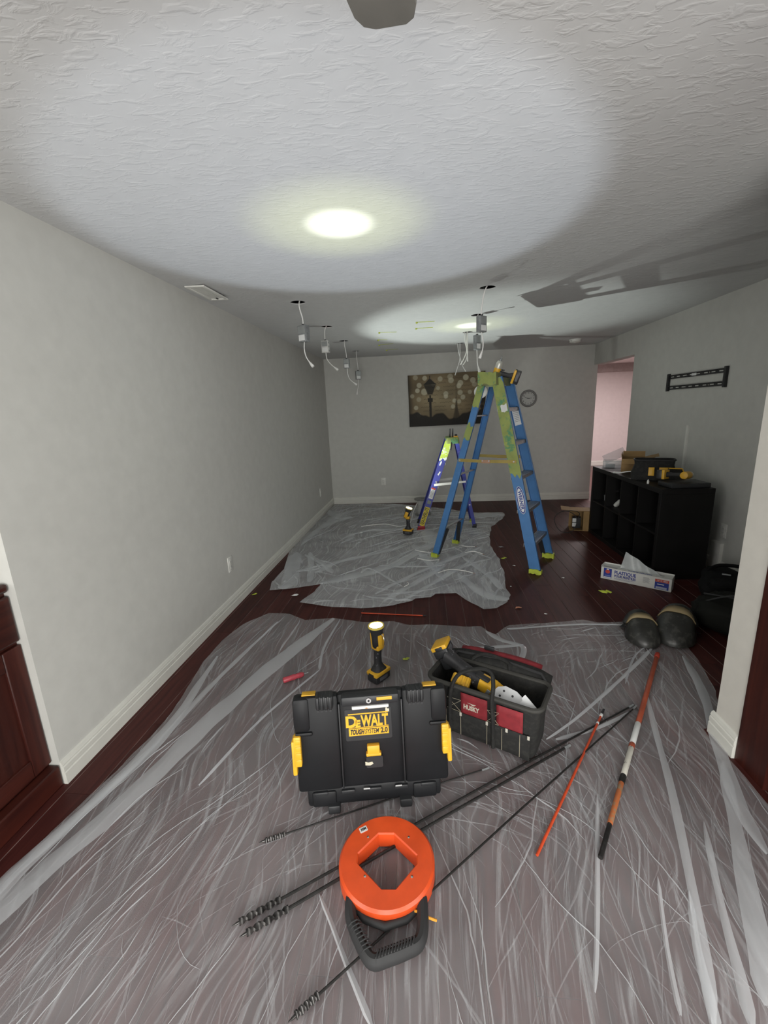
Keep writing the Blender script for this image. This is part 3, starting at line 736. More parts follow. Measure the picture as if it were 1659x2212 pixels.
# ------------------------------------------------------------------ cordless tools
m_gripped = worn('dusty_black_rubber', (0.02, 0.02, 0.022), (0.35, 0.37, 0.40), .40, .6, 35)
def battery(parent, M0, name='battery'):
    b = MB(M0).cbox((0, 0, .021), (.074, .112, .042), .008).build(name, m_black, parent)
    MB(M0).cbox((0, 0, .050), (.078, .116, .022), .006).build('battery_shell', m_yellow, b)
    MB(M0).bb(-.0385, .0385, -.03, .03, .012, .032).build('battery_label', M('battery_grey', (0.10, 0.10, 0.11), .5), b)
    MB(M0).cbox((0, -.058, .046), (.036, .008, .018), .003).build('release_button', m_black, b)
    return b
def driver(t, M0):
    """impact driver: origin at the battery foot, handle up +Z, nose towards +X"""
    battery(t, M0 @ rot('Z', 90))
    MB(M0).loft([[(x+.004, y, .06) for x, y in rrect(.052, .042, .014)], [(x-.006, y, .10) for x, y in rrect(.040, .034, .014)], [(x-.010, y, .15) for x, y in rrect(.044, .034, .014)], [(x-.012, y, .185) for x, y in rrect(.056, .038, .014)]]).build('handle', m_gripped, t)
    bd = MB(M0)
    bd.lathe([(.012, -.085), (.028, -.080), (.031, -.02), (.031, .01), (.029, .03)], 20, T(0, 0, .205) @ rot('Y', 90))
    bd.build('motor_housing', m_yellow, t)
    MB(M0).lathe([(.029, .03), (.028, .07), (.022, .085), (.016, .09)], 20, T(0, 0, .205) @ rot('Y', 90)).build('gear_case', M('pale_gear_case', (.55, .55, .50), .35, .3), t)
    MB(M0).lathe([(.010, .09), (.010, .115), (.004, .116), (.004, .135)], 12, T(0, 0, .205) @ rot('Y', 90)).build('chuck', m_steel, t)
    MB(M0).cbox((.024, 0, .158), (.014, .014, .03), .004).build('trigger', m_black, t)

def torch_parts(t, head, power, lens_col):
    """cordless area torch: battery foot, grip neck, swivelling head; head = 4x4 frame of the head, lens towards +Z"""
    battery(t, T(0, 0, 0))
    MB().loft([[(x, y, .060) for x, y in rrect(.066, .085, .02)], [(x, y, .082) for x, y in rrect(.050, .058, .02)], [(x, y-.002, .10) for x, y in rrect(.036, .042, .014)],
               [(x, y-.002, .15) for x, y in rrect(.034, .040, .014)], [(x, y, .185) for x, y in rrect(.040, .044, .014)]]).build('grip', m_gripped, t)
    k = MB()
    k.cbox((0, 0, .20), (.058, .05, .035), .010)
    k.build('yoke', m_yellow, t)
    h = MB(head).lathe([(.024, -.075), (.030, -.065), (.031, -.01), (.034, .02), (.041, .042), (.041, .052)], 28)
    ho = h.build('head', m_gripped, t)
    for s in (-1, 1): MB(head).cbox((s*.029, 0, -.028), (.014, .040, .075), .005).build('head_shell', m_yellow, ho)
    MB(head).lathe([(.037, .047), (.0435, .047), (.0445, .052), (.0435, .058), (.037, .058)], 28, cap=False).build('bezel', M('bezel_yellow', (.75, .60, .12), .4), ho)
    MB(head).lathe([(.001, .053), (.036, .053), (.036, .0545), (.001, .0545)], 28).build('lens', M('lens_glow', (1, 1, 1), .3, emit=(lens_col, 30.0)), ho)
    hk = MB(head).tube([(.036, 0, -.055), (.050, 0, -.045), (.055, 0, -.02), (.047, 0, .005), (.036, 0, .012)], .0022, 8)
    hk.build('wire_hook', m_chrome, ho)
    # the beams this torch throws
    W = t.matrix_world
    for nm, half, blend, pw, cc, rad in (('spill', 62.0, .6, power[6], (.95, 1.0, .93), .012), ('flood', power[4], power[3], power[0], power[5], .012), ('halo', 14.0, 1.0, power[1], (.93, 1.0, .42), .01), ('beam', 5.4, 1.0, power[2], (.97, 1.0, .86), .006)):
        l = bpy.data.lights.new('torch_'+nm, 'SPOT'); l.spot_size = R(half*2); l.spot_blend = blend; l.energy = pw; l.color = cc; l.shadow_soft_size = rad
        o = bpy.data.objects.new('torch_'+nm, l); col.objects.link(o); o.parent = t
        o.matrix_local = head @ T(0, 0, .064) @ rot('X', 180)
t = thing('work_torch', 'upright yellow and black cordless torch shining behind the black toolbox', 'torch', (-.283, 2.09, .012), R(-38))
bpy.context.view_layer.update()
torch_parts(t, T(0, 0, .268) @ rot('X', 1.0) @ rot('Y', -2), (60, 66, 250, .24, 31.0, (.80, .885, 1.0), 6), (1, 1, .93))
t = thing('work_torch', 'cordless torch with tilted head shining beside the short violet ladder', 'torch', (-.225, 4.92, .02), R(70))
hd = (Vector((.50, 4.73, 2.27))-Vector((-.225, 4.92, .27))).normalized()
hl = Matrix.Rotation(R(-70), 3, 'Z') @ hd
q = hl.to_track_quat('Z', 'Y').to_matrix().to_4x4(); q.translation = (0, 0, .265)
torch_parts(t, q, (112, 55, 240, .42, 36.0, (.88, .97, .91), 24), (1, 1, .93))

t = thing('impact_driver', 'yellow impact driver lying across the cap of the tall ladder', 'drill')
t.matrix_world = frame((.80, 3.99, 1.70), (-.35, -.10, .93), (.30, .95, .2)) @ rot('Y', 38) @ rot('Z', 0)
driver(t, T(.0, 0, -.03))
# ------------------------------------------------------------------ black and yellow toolbox
m_box = worn('toolbox_black', (0.0085, 0.009, 0.0105), (0.045, 0.045, 0.045), .30, .5, 26)
m_box.node_tree.nodes['Principled BSDF'].inputs['Specular IOR Level'].default_value = .3
t = thing('toolbox', 'large black toolbox with yellow latches and logo standing on end', 'toolbox')
t.matrix_world = T(-.212, 1.296, .006) @ rot('Z', 9.5) @ rot('X', -8)
TW, TH = .565, .455
# local: x width, -y towards the viewer, z up
bd = MB().cbox((0, .092, .222), (TW-.03, .11, .336), .03)
bd.cbox((0, .075, .055), (TW-.06, .125, .07), .01)
body = bd.build('body', m_box, t)
ld = MB()
zc = .088
for x0, x1, y0 in ((-TW/2, -TW/2+.165, .0), (TW/2-.165, TW/2, .0), (-TW/2+.16, TW/2-.16, .008)):
    ld.cbox(((x0+x1)/2, (y0+.045)/2, (zc+TH)/2), (x1-x0, .045-y0, TH-zc), .012)
lid = ld.build('lid', m_box, t)
for sx in (-1, 1):
    MB().cbox((sx*(TW/2-.03), .012, TH-.065), (.062, .04, .13), .016).build('corner_guard', m_box, lid)
    MB().cbox((sx*(TW/2-.035), -.002, TH-.135), (.062, .014, .014), .004).build('guard_lip', m_box, lid)
    rb = MB().cbox((sx*.165, -.002, TH-.012), (.062, .05, .05), .006)
    hb_ = rb.build('hinge', m_black, lid)
    for k in range(4): MB().cbox((sx*.165-.0225+k*.015, -.012, TH-.008), (.009, .05, .046), .003).build('hinge_rib', m_black, hb_)
    for k in range(4): MB().lathe([(.0045, 0), (.0045, .004)], 10, T(sx*.165-.0225+k*.015, -.030, TH-.036) @ rot('X', 90)).build('hinge_hole', m_ink, hb_)
    MB().cbox((sx*.115, -.001, .26), (.006, .012, .33), .002).build('lid_rib', m_black, lid)
    la = MB().cbox((sx*(TW/2-.010), -.004, .262), (.026, .03, .115), .004)
    la.cbox((sx*(TW/2+.004), .01, .235), (.016, .05, .13), .004)
    lo = la.build('latch', m_yellow, t, label='yellow side latch')
    for k in range(4): MB().cbox((sx*(TW/2-.013), -.019, .225+k*.025), (.020, .004, .018), .0015).build('latch_rib', m_yellow, lo)
    MB().cbox((sx*.135-.02, .065, .016), (.045, .15, .032), .005).build('foot', m_black, t)
for x0, x1, z0, z1 in ((-.055, .055, TH-.030, TH-.004), (-.085, .085, TH-.058, TH-.034)):
    pass
hn = MB().cbox((0, .004, TH-.018), (.21, .05, .036), .008).build('handle_block', m_black, lid)
MB().cbox((0, -.008, TH-.046), (.135, .016, .012), .003).build('handle_edge', worn('worn_orange_edge', (.62, .62, .60), (.55, .25, .08), .42, .5, 20), hn)
MB().cbox((.052, -.022, TH-.012), (.056, .004, .012), .001).build('amber_strip', M('amber_strip', (.72, .40, .04), .45), hn)
MB().lathe([(.004, 0), (.0095, 0), (.0095, .004), (.004, .004)], 18, T(-.005, -.0215, TH-.016) @ rot('X', 90), cap=False).build('padlock_eye', m_chrome, hn)
for sx in (-1, 1): MB().cbox((sx*.225, .03, TH+.001), (.05, .03, .005), .001).build('top_strip', m_yellow, t)
fp = frame((-.010, .0078, .332), (1, 0, 0), (0, 0, 1))
pl = MB().prism(rrect(.172, .122, .006), -.002, .001, fp).build('logo_plate', m_black, lid)
MB().bb(-.074, .074, .040, .0445, .001, .0016, fp).build('logo_line', m_yellow, pl)
text('logo_text', 'D', .060, fp @ T(-.0635, .0115, .0014), m_yellow, pl, bold=.0022)
text('logo_text', 'E', .036, fp @ T(-.0395, .0035, .0014), m_yellow, pl, bold=.0022)
text('logo_text', 'WALT', .060, fp @ T(.0235, .0115, .0014), m_yellow, pl, bold=.0022, width=.102)
MB().bb(-.074, .074, -.0115, -.009, .001, .0016, fp).build('logo_line', m_yellow, pl)
MB().bb(-.074, .074, -.042, -.0135, .001, .0016, fp).build('logo_strip', m_yellow, pl)
text('logo_subtext', 'TOUGH', .026, fp @ T(-.044, -.028, .0018), m_ink, pl, bold=.0012, shear=.3, width=.052)
text('logo_subtext', 'SYSTEM', .026, fp @ T(.0105, -.028, .0018), m_ink, pl, bold=.0002, shear=.3, width=.053)
text('logo_subtext', '2.0', .027, fp @ T(.057, -.028, .0018), m_ink, pl, bold=.001, width=.026)
cl = MB().cbox((.003, -.001, .240), (.046, .022, .034), .004).cbox((.003, -.001, .221), (.056, .02, .012), .003)
cl.build('clip', M('amber_clip', (.75, .38, .03), .42), lid, label='amber yellow clip')
sc_ = MB().loft([[(x+.005, z+.188, .012) for x, z in rrect(.066, .052, .006)], [(x+.005, z+.190, -.006) for x, z in rrect(.062, .044, .006)]], M=Matrix(((1, 0, 0, 0), (0, 0, 1, 0), (0, 1, 0, 0), (0, 0, 0, 1)))).build('clip_scoop', m_black, lid)
MB().prism([(-.022, -.006), (-.004, -.008), (.008, -.002), (.004, .006), (-.010, .004), (-.022, .008)], 0, .0006, frame((-.008, -.0062, .186), (1, 0, 0), (0, 0, 1))).build('paint_smear', M('cream_paint', (.55, .52, .40), .6), sc_)
for x, z in ((.062, TH-.075), (.058, TH-.055)):
    MB().prism(jag(.014, -.008, .008, 3, .004, rg), 0, .0006, frame((x, .0072, z), (1, 0, 0), (0, 0, 1))).build('paint_spot', MATS['cream_paint'], lid)
for k in range(5): MB().cbox((-.2+k*.1, .012, .074), (.05, .02, .014), .003).build('lower_catch', m_black, t)
for x in (-.03, .09): MB().bb(x-.012, x+.012, .0, .0015, .080, .0845).build('bright_scuff', M('bare_scuff', (.5, .5, .5), .4), t)
for sx in (-1, 1): MB().cbox((sx*.19, .03, .05), (.09, .05, .06), .008).build('lower_rib', m_box, t)

# ------------------------------------------------------------------ open tool bag
m_canvas = worn('black_canvas', (0.011, 0.011, 0.0105), (0.020, 0.020, 0.018), .5, .85, 40)
m_redc = M('red_canvas', (0.21, 0.015, 0.022), .75, var=.12, scale=30, bump=.3, bscale=500)
m_stitch = M('tan_stitch', (.30, .27, .20), .8)
t = thing('tool_bag', 'open black and red tool bag full of tools beside the toolbox', 'bag', (.258, 1.722, .008), R(-27))
def bag_ring(w, d, z, r, sag=0, n=7):
    P = rrect(w, d, r, n); return [(x, y, z+sag*(1-(2*x/w)**2)) for x, y in P]
outer = [bag_ring(.44, .17, 0, .03), bag_ring(.47, .19, .03, .035), bag_ring(.475, .195, .12, .035), bag_ring(.49, .20, .20, .035, -.006), bag_ring(.50, .205, .255, .04, -.008)]
inner = [bag_ring(.485, .19, .255, .035, -.008), bag_ring(.45, .17, .15, .03), bag_ring(.43, .15, .03, .03)]
MB().loft(outer+inner, True, True).build('shell', m_canvas, t)
rim = [Vector(p) for p in bag_ring(.505, .21, .258, .04, -.008, 9)]
MB().tube(rim, .0105, 8, closed=True).build('rim', M('rim_webbing', (.035, .034, .03), .75), t)
def front_panel(x0, x1, z0, z1, mat, name, off, ctr=0):
    """patch hugging the front (-y) face"""
    n = 8; top = []; bot = []
    def yf(z): return -(.095+.0075*z/.255*1.4)-off
    vs = []; fs = []
    for j in range(5):
        z = z0+(z1-z0)*j/4
        for i in range(n+1):
            x = x0+(x1-x0)*i/n; zz = z-(ctr*math.sin(PI*i/n) if j == 0 else 0)
            vs.append((x, yf(zz), zz))
    for j in range(4):
        for i in range(n): a = j*(n+1)+i; fs.append((a, a+1, a+n+2, a+n+1))
    m_ = MB().add(vs, fs).build(name, mat, t); s = m_.modifiers.new('s', 'SOLIDIFY'); s.thickness = .002; s.offset = 1
    return m_
front_panel(-.225, -.165, .15, .236, m_redc, 'red_panel', .004)
rp = front_panel(-.085, .035, .125, .238, m_redc, 'red_panel', .004, .02)
front_panel(.075, .185, .115, .236, m_redc, 'red_panel', .004)
front_panel(-.215, .215, .012, .135, m_canvas, 'pocket', .008, -.015)
for x in (-.155, -.085, .035, .10, .175):
    MB().tube([(x, -.1075, .02), (x, -.109, .08), (x, -.110, .128)], .0012, 6).build('stitch', m_stitch, t)
for x in (-.085, .035, .12, .21):
    MB().cbox((x, -.111, .128), (.010, .003, .018), .001).build('bar_tack', M('pale_tack', (.5, .48, .42), .7), t)
for x0, x1 in ((-.15, -.085), (.035, .085)):
    for a, b in (((x0, .14), (x1, .195)), ((x0, .195), (x1, .14)), ((x0, .195), (x1, .197)), ((x0, .14), (x1, .138))):
        MB().tube([(a[0], -.110, a[1]), (b[0], -.110, b[1])], .001, 5).build('stitch', m_stitch, t)
fpn = frame((-.035, -.1093, .180), (1, 0, 0), (0, .04, 1))
m_bagtext = M('bag_print', (.50, .46, .38), .7)
text('logo_text', 'HUSKY', .030, fpn @ T(-.002, -.008, 0), m_bagtext, rp, bold=.0014, width=.072)
MB().prism([(-.03, .022), (-.012, .020), (0, .016), (.006, .028), (.012, .018), (.020, .016), (.012, .010), (.002, .008), (-.004, .013), (-.02, .015)], -.0002, .0004, fpn).build('logo_mark', m_bagtext, rp)
# carrying straps
for pts in ([(-.135, -.110, .02), (-.135, -.112, .15), (-.125, -.118, .25), (-.10, -.085, .31), (-.02, -.05, .34), (.03, -.05, .335), (.052, -.085, .30), (.058, -.118, .25), (.062, -.112, .15), (.065, -.110, .02)],
            [(-.13, .105, .05), (-.13, .11, .18), (-.12, .115, .26), (-.07, .145, .29), (0, .155, .285), (.05, .14, .28), (.065, .115, .25), (.065, .105, .05)]):
    C = catmull(pts, 6); b = MB(); b.tube(C, .0115, 8, flat=.75)
    b.build('strap', m_canvas, t)
# raised lid at the back
L0 = []
for k in range(3):
    z = .262+.013*k; y = .105+.030*k
    L0.append([(x, y+(-.012 if abs(x) > .2 else 0), z-(.02*(abs(x)/.25)**3)) for x in np.linspace(-.235, .245, 11)])
vs = [p for r in L0 for p in r]; fs = [(j*11+i, j*11+i+1, j*11+i+12, j*11+i+11) for j in range(2) for i in range(10)]
fl_ = MB().add(vs, fs).build('lid_flap', m_canvas, t); s = fl_.modifiers.new('s', 'SOLIDIFY'); s.thickness = .008
vs = [(x, .172+.004*math.sin(x*9), .284-.03*(abs(x)/.25)**3+dz) for dz in (-.008, .006) for x in np.linspace(-.20, .19, 11)]
fl2 = MB().add([(x, y+(.03 if i > 10 else 0), z) for i, (x, y, z) in enumerate(vs)], [(i, i+1, i+12, i+11) for i in range(10)]).build('lid_trim', m_redc, fl_)
s = fl2.modifiers.new('s', 'SOLIDIFY'); s.thickness = .008
MB().tube([(-.235, .10, .255), (-.2, .14, .272), (0, .155, .28), (.2, .14, .272), (.245, .09, .25)], .007, 8).build('zip', m_rubber, fl_)
MB().cbox((-.06, .192, .300), (.05, .012, .02), .003).build('lid_buckle', m_black, fl_)
BAGM = t.matrix_basis.copy()
bpy.context.view_layer.update()
BAG = t.matrix_world.copy()
# tools in the bag
t = thing('reciprocating_saw', 'yellow and black cordless saw sticking out of the tool bag', 'saw', M=BAG @ T(-.095, .015, .238) @ rot('Y', 12) @ rot('Z', -6))
MB().loft([[(-.13, y, z+.045) for y, z in rrect(.07, .06, .02)], [(-.06, y, z+.03) for y, z in rrect(.055, .05, .018)], [(.0, y, z+.015) for y, z in rrect(.06, .06, .02)], [(.06, y, z+.01) for y, z in rrect(.07, .07, .02)]]).build('grip', m_gripped, t)
MB().loft([[(.055, y, z+.012) for y, z in rrect(.066, .066, .02)], [(.12, y, z+.008) for y, z in rrect(.072, .07, .02)], [(.20, y, z) for y, z in rrect(.055, .055, .02)], [(.29, y, z-.008) for y, z in rrect(.038, .034, .012)]]).build('body', m_yellow, t)
MB().cbox((.07, -.02, .052), (.065, .03, .012), .005).build('switch_pad', m_rubber, t)
MB().loft([[(.285, y, z-.008) for y, z in rrect(.042, .036, .012)], [(.31, y, z-.012) for y, z in rrect(.046, .03, .01)]]).build('nose', m_rubber, t)
t = thing('battery_pack', 'yellow battery pack on a black tool at the left rim of the bag', 'battery', M=BAG @ T(-.232, .055, .295) @ rot('Y', -28))
battery(t, rot('Z', 15) @ T(0, 0, .0))
MB().cbox((.012, -.005, -.032), (.06, .085, .065), .012).build('tool_foot', m_black, t)
t = thing('battery_pack', 'yellow ribbed battery pack inside the open tool bag', 'battery', M=BAG @ T(-.115, -.035, .235) @ rot('X', 30) @ rot('Y', 12))
b = MB().cbox((0, 0, 0), (.085, .05, .045), .008).build('case', m_yellow, t)
for k in range(4): MB().cbox((-.03+.02*k, 0, .023), (.011, .044, .006), .002).build('rib', m_yellow, b)
t = thing('blade_guard', 'white perforated metal guard lying in the open tool bag', 'guard', M=BAG @ T(.10, -.045, .235) @ rot('X', 50) @ rot('Z', -8))
MB().prism([(-.075, -.03), (.07, -.045), (.085, -.02), (.075, .02), (.03, .04), (-.02, .042), (-.05, .025)], 0, .004).build('plate', M('pale_metal', (.55, .56, .57), .35, .4), t)
for x, y in ((-.02, .02), (.02, .015), (.05, -.01), (.01, -.025), (-.03, -.005)): MB().lathe([(.005, .004), (.005, .0044)], 10, T(x, y, 0)).build('hole', m_ink, t)
t = thing('saw_blade', 'white toothed blade poking up at the right end of the bag', 'blade', M=BAG @ T(.185, -.05, .245) @ rot('X', 55) @ rot('Z', 8))
MB().prism([(-.035, -.03), (-.025, -.012), (-.03, -.005), (-.018, .006), (-.022, .014), (-.008, .03), (.05, -.025), (.03, -.034)], 0, .003).build('blade', M('white_steel', (.66, .67, .68), .35, .2), t)
t = thing('screwdriver', 'silver and red screwdriver standing inside the tool bag', 'screwdriver', M=BAG @ T(.0, -.055, .20) @ rot('Y', 25) @ rot('X', 10))
MB().cbox((0, 0, .02), (.016, .006, .09), .002).build('shaft', m_steel, t)
MB().lathe([(.012, -.07), (.014, -.06), (.013, -.03), (.010, -.022)], 12).build('handle', M('red_handle', (.35, .03, .03), .35), t)

# ------------------------------------------------------------------ orange fish tape reel
m_orange = worn('reel_orange', (0.66, 0.075, 0.015), (0.20, 0.13, 0.06), .245, .38, 9)
t = thing('fish_tape_reel', 'round orange cable puller reel with a black handle on the sheet', 'reel', (-.150, 1.068, .008), R(3))
N = 96
inner_c = [(-.034, .078), (.030, .080), (.112, .012), (.112, -.016), (.030, -.100), (-.008, -.100), (-.085, -.030), (-.095, .008)]
inner_c = [(-.030, .082), (.022, .082), (.096, .012), (.096, -.014), (.030, -.088), (-.012, -.088), (-.092, -.014), (-.092, .016)]
def ray_poly(a):
    d = Vector((math.cos(a), math.sin(a))); best = .1
    for i in range(len(inner_c)):
        p = Vector(inner_c[i]); q = Vector(inner_c[(i+1) % len(inner_c)]); e = q-p
        den = d.x*e.y-d.y*e.x
        if abs(den) < 1e-9: continue
        tt = (p.x*e.y-p.y*e.x)/den; u = (p.x*d.y-p.y*d.x)/den
        if tt > 0 and -1e-6 <= u <= 1+1e-6: best = tt
    return best
ang = sorted(set([2*PI*i/N for i in range(N)]+[math.atan2(y, x) % (2*PI) for x, y in inner_c]))
prof = [(0, .006), (0, .004), (1, .0), (1, .006), (1, .052), (.965, .058), (.0, .058), (0, .056)]
rings = []
RO = .153
for sx, z, kind in ((.0, .003, 'i'), (.0, .0, 'i2'), (1, .0, 'o'), (1, .004, 'oo'), (1, .050, 'oo'), (1, .058, 'o'), (0, .058, 'i2'), (0, .054, 'i')):
    r = []
    for a in ang:
        if kind == 'i': q = ray_poly(a)
        elif kind == 'i2': q = ray_poly(a)+.004
        elif kind == 'oo': q = RO
        else: q = RO-.007
        r.append((q*math.cos(a), q*math.sin(a), z))
    rings.append(r)
rings.append(rings[0])
MB().loft(rings, False, False).build('case', m_orange, t, smooth=28)
for x, y in ((-.065, .07), (.072, .07), (-.065, -.055), (.080, -.055)):
    MB().lathe([(.004, .058), (.004, .0592), (.002, .0597)], 12, T(x, y, 0)).build('screw', m_chrome, t)
lb = MB().prism(rrect(.027, .019, .002), .058, .0586, T(-.083, .097, 0) @ rot('Z', 28)).build('length_label', m_paper, t)
text('label_text', '30M', .013, T(-.083, .097, .0588) @ rot('Z', 28), m_ink, lb, bold=.0004, width=.019)
hp = [(-.104, -.085, .028), (-.104, -.12, .028), (-.096, -.155, .028), (-.068, -.205, .028), (-.032, -.246, .028), (.012, -.238, .028), (.060, -.222, .028), (.094, -.205, .028), (.106, -.17, .028), (.108, -.12, .028), (.106, -.08, .028)]
hd_ = MB().tube(catmull(hp, 5), [.017]*51, 10, flat=1.25)
hnd = hd_.build('handle', m_rubber, t)
MB().tube([(-.098, -.105, .022), (-.06, -.145, .022), (0, -.163, .022), (.06, -.145, .022), (.105, -.105, .022)], .011, 10).build('handle_bridge', m_rubber, t)
for i in range(13):
    a = Vector((-.018, -.244, .028)).lerp(Vector((.080, -.212, .028)), i/12)
    MB().tube([a+Vector((-.003, -.015, .012)), a+Vector((-.002, -.006, .021)), a+Vector((.003, .010, .021)), a+Vector((.005, .017, .012))], .0022, 6).build('grip_rib', m_rubber, hnd)
for i in range(8):
    a = Vector((-.088, -.168, .028)).lerp(Vector((-.046, -.230, .028)), i/7)
    MB().tube([a+Vector((-.014, -.006, .012)), a+Vector((-.006, -.003, .021)), a+Vector((.008, .004, .021)), a+Vector((.015, .008, .012))], .0022, 6).build('grip_rib', m_rubber, hnd)
MB().tube([(.085, -.128, .03), (.11, -.133, .032), (.125, -.138, .02), (.148, -.140, .012)], .0038, 8).build('tape_end', M('amber_tip', (.75, .33, .03), .4), t)
# ------------------------------------------------------------------ long auger bits and rods
def auger(label, p0, p1, r=.0035, head=.085, hr=.010, group=None, hexend=True):
    p0 = Vector(p0); p1 = Vector(p1); d = p1-p0; L = d.length
    m = frame(p0, d, Vector((0, 0, 1)).cross(d))
    t = thing('auger_bit', label, 'drill bit', group=group, M=m)
    MB().tube([(head*.7, 0, 0), (L*.5, .004, 0), (L-.03, 0, 0)], r, 8).build('shaft', m_dkmetal, t)
    # twisted flute
    vs = []; fs = []; n = 40; turns = 2.2
    for i in range(n+1):
        a = 2*PI*turns*i/n; x = .006+(head-.006)*i/n; c, s = math.cos(a), math.sin(a)
        for u, v in ((hr, .0042), (-hr, .0042), (-hr, -.0042), (hr, -.0042)):
            vs.append((x, u*c-v*s, u*s+v*c))
    for i in range(n):
        for j in range(4): q = i*4; fs.append((q+j, q+(j+1) % 4, q+4+(j+1) % 4, q+4+j))
    fs += [(0, 1, 2, 3), (n*4+3, n*4+2, n*4+1, n*4)]
    h = MB().add(vs, fs).build('flute', M('worn_bit_steel', (.075, .072, .07), .3, .8, var=.5, scale=60), t, smooth=50)
    MB().lathe([(.0008, -.014), (.0035, -.002), (.004, .008)], 10, rot('Y', 90)).build('lead_screw', MATS['worn_bit_steel'], h)
    if hexend: MB().lathe([(r*1.25, 0), (r*1.25, .034)], 6, T(L-.034, 0, 0) @ rot('Y', 90)).build('hex_shank', m_steel, t)
    return t
zf = .017
g = 'long auger bits lying together under the reel'
auger('long auger bit crossing under the reel, upper one of the close pair', (-.578, .893, zf), (.985, 1.915, .012), .0042, .13, .0085)
auger('long auger bit crossing under the reel, lower one of the close pair', (-.545, .868, zf), (.60, 1.640, .012), .0050, .13, .0090)
auger('long thin auger bit reaching from the bottom of the photo under the handle', (-.352, .708, zf), (.995, 1.905, .014), .0036, .07, .0085)
auger('short thin auger bit lying under the black toolbox', (-.592, 1.140, .015), (.235, 1.500, .012), .0030, .075, .0075)

m_rod = M('orange_fibreglass', (0.55, 0.065, 0.018), .42, var=.12, scale=20)
m_pole = M('dull_orange_tube', (0.36, 0.075, 0.035), .45, var=.15, scale=12)
def rod(label, p0, p1, r, segs, name='glow_rod', cat='rod'):
    """segs: (part name, start fraction, end fraction, radius factor, material)"""
    p0 = Vector(p0); p1 = Vector(p1); d = p1-p0; L = d.length
    t = thing(name, label, cat, M=frame(p0, d, Vector((0, 0, 1)).cross(d)))
    for nm, a, b, k, mt in segs: MB().lathe([(r*k*.9, 0), (r*k, .003), (r*k, (b-a)*L-.003), (r*k*.9, (b-a)*L)], 12, T(a*L, 0, 0) @ rot('Y', 90)).build(nm, mt, t)
    return t
rod('thin orange glow rod with a black tip beside the auger bits', (.340, 1.150, .011), (.832, 1.873, .016), .0050, [('rod', 0, .93, 1, m_rod), ('ferrule', .86, .875, 1.25, m_paper), ('collar', .93, .95, 1.4, m_paper), ('tip', .95, 1, 1.0, m_ink)])
rod('thick orange telescopic pole with a white label, nearest the partition wall', (.540, 1.150, .016), (1.322, 2.365, .018), .0115,
    [('tip', 0, .10, .70, m_dkmetal), ('inner_tube', .10, .27, .80, worn('worn_orange', (.45, .13, .04), (.25, .20, .12), .5, .5, 18)), ('collar', .245, .275, 1.0, m_dkmetal), ('label', .275, .40, .93, worn('scuffed_label', (.62, .60, .53), (.12, .10, .08), .38, .6, 40)),
     ('band', .395, .415, 1.02, m_pole), ('label', .415, .52, 1.02, m_paper), ('outer_tube', .52, .965, 1.0, m_pole), ('end_cap', .965, 1, 1.15, M('red_cap', (.42, .04, .02), .4))], 'telescopic_pole', 'pole')
rod('thin orange rod on the bare floor between the two sheets', (-.50, 2.89, .006), (-.02, 2.85, .006), .0045, [('rod', 0, .95, 1, m_rod), ('tip', .95, 1, .9, m_ink)])

t = thing('screwdriver', 'red handled screwdriver lying on the sheet left of the torch', 'screwdriver', (-.815, 2.035, .024), R(33))
MB().lathe([(.013, 0), (.016, .006), (.015, .05), (.017, .06), (.013, .075), (.016, .10), (.010, .118)], 12, rot('Y', 90)).build('handle', M('pink_red_handle', (.40, .05, .07), .35, var=.15, scale=40), t)
MB().lathe([(.003, .11), (.003, .145)], 8, rot('Y', 90)).build('shaft', m_steel, t)

# ------------------------------------------------------------------ things on the ceiling
def driver_box(label, hole, bx, top, bot, tip, wd, facing, mat, plug=True):
    """junction box of a new light hanging from its hole; bx = (x, y) of the box"""
    t = thing('junction_box', label, 'junction box', (bx[0], bx[1], bot), R(facing))
    h = top-bot; inv = (T(bx[0], bx[1], bot) @ rot('Z', facing)).inverted()
    b = MB().cbox((0, 0, h/2), (wd, wd*.62, h), .003).build('case', mat, t)
    MB().bb(-wd*.42, wd*.42, -wd*.31-.0012, -wd*.31, h*.52, h*.92).build('cover', M('cover_plate', (.38, .40, .40), .45, .5), b)
    MB().bb(-wd*.38, wd*.38, -wd*.31-.0014, -wd*.31, h*.08, h*.42).build('sticker', m_paper, b)
    for z in (.15, .5, .82): MB().lathe([(wd*.13, 0), (wd*.13, .0012)], 14, T(wd*.5, 0, h*z) @ rot('Y', 90)).build('knockout', M('knockout_grey', (.24, .25, .26), .5, .5), b)
    MB().lathe([(.010, 0), (.010, .010)], 10, T(0, 0, h)).build('clamp', m_rubber, b)
    MB().tube(catmull([inv @ Vector((hole[0]+.03, hole[1]+.02, H+.06)), inv @ Vector((hole[0]+.5*(bx[0]-hole[0]), hole[1]-.02, H-.02)), inv @ Vector((bx[0], bx[1], top+.05)), inv @ Vector((bx[0], bx[1], top))], 6), .0048, 8).build('supply_cable', m_cable, t)
    if tip:
        p = [inv @ Vector(q) for q in [(bx[0], bx[1], bot+.004)]+tip]
        C = catmull(p, 8); MB().tube(C, .0042, 8).build('lamp_lead', m_cable, t)
        if plug:
            d = (C[-1]-C[-3]).normalized()
            MB().cyl(C[-1]-d*.035, C[-1]-d*.004, .0055, .0105, 10).build('plug', m_cable, t)
            MB().cyl(C[-1]-d*.004, C[-1]+d*.014, .0115, .0115, 10).build('plug_collar', m_cable, t)
    return t
driver_box('grey junction box hanging from the nearest hole of the left row', HOLES[0], (-.895, 3.37), 2.110, 1.992, [(-.90, 3.37, 1.94), (-.885, 3.36, 1.88), (-.845, 3.35, 1.822)], .078, -28, m_steel)
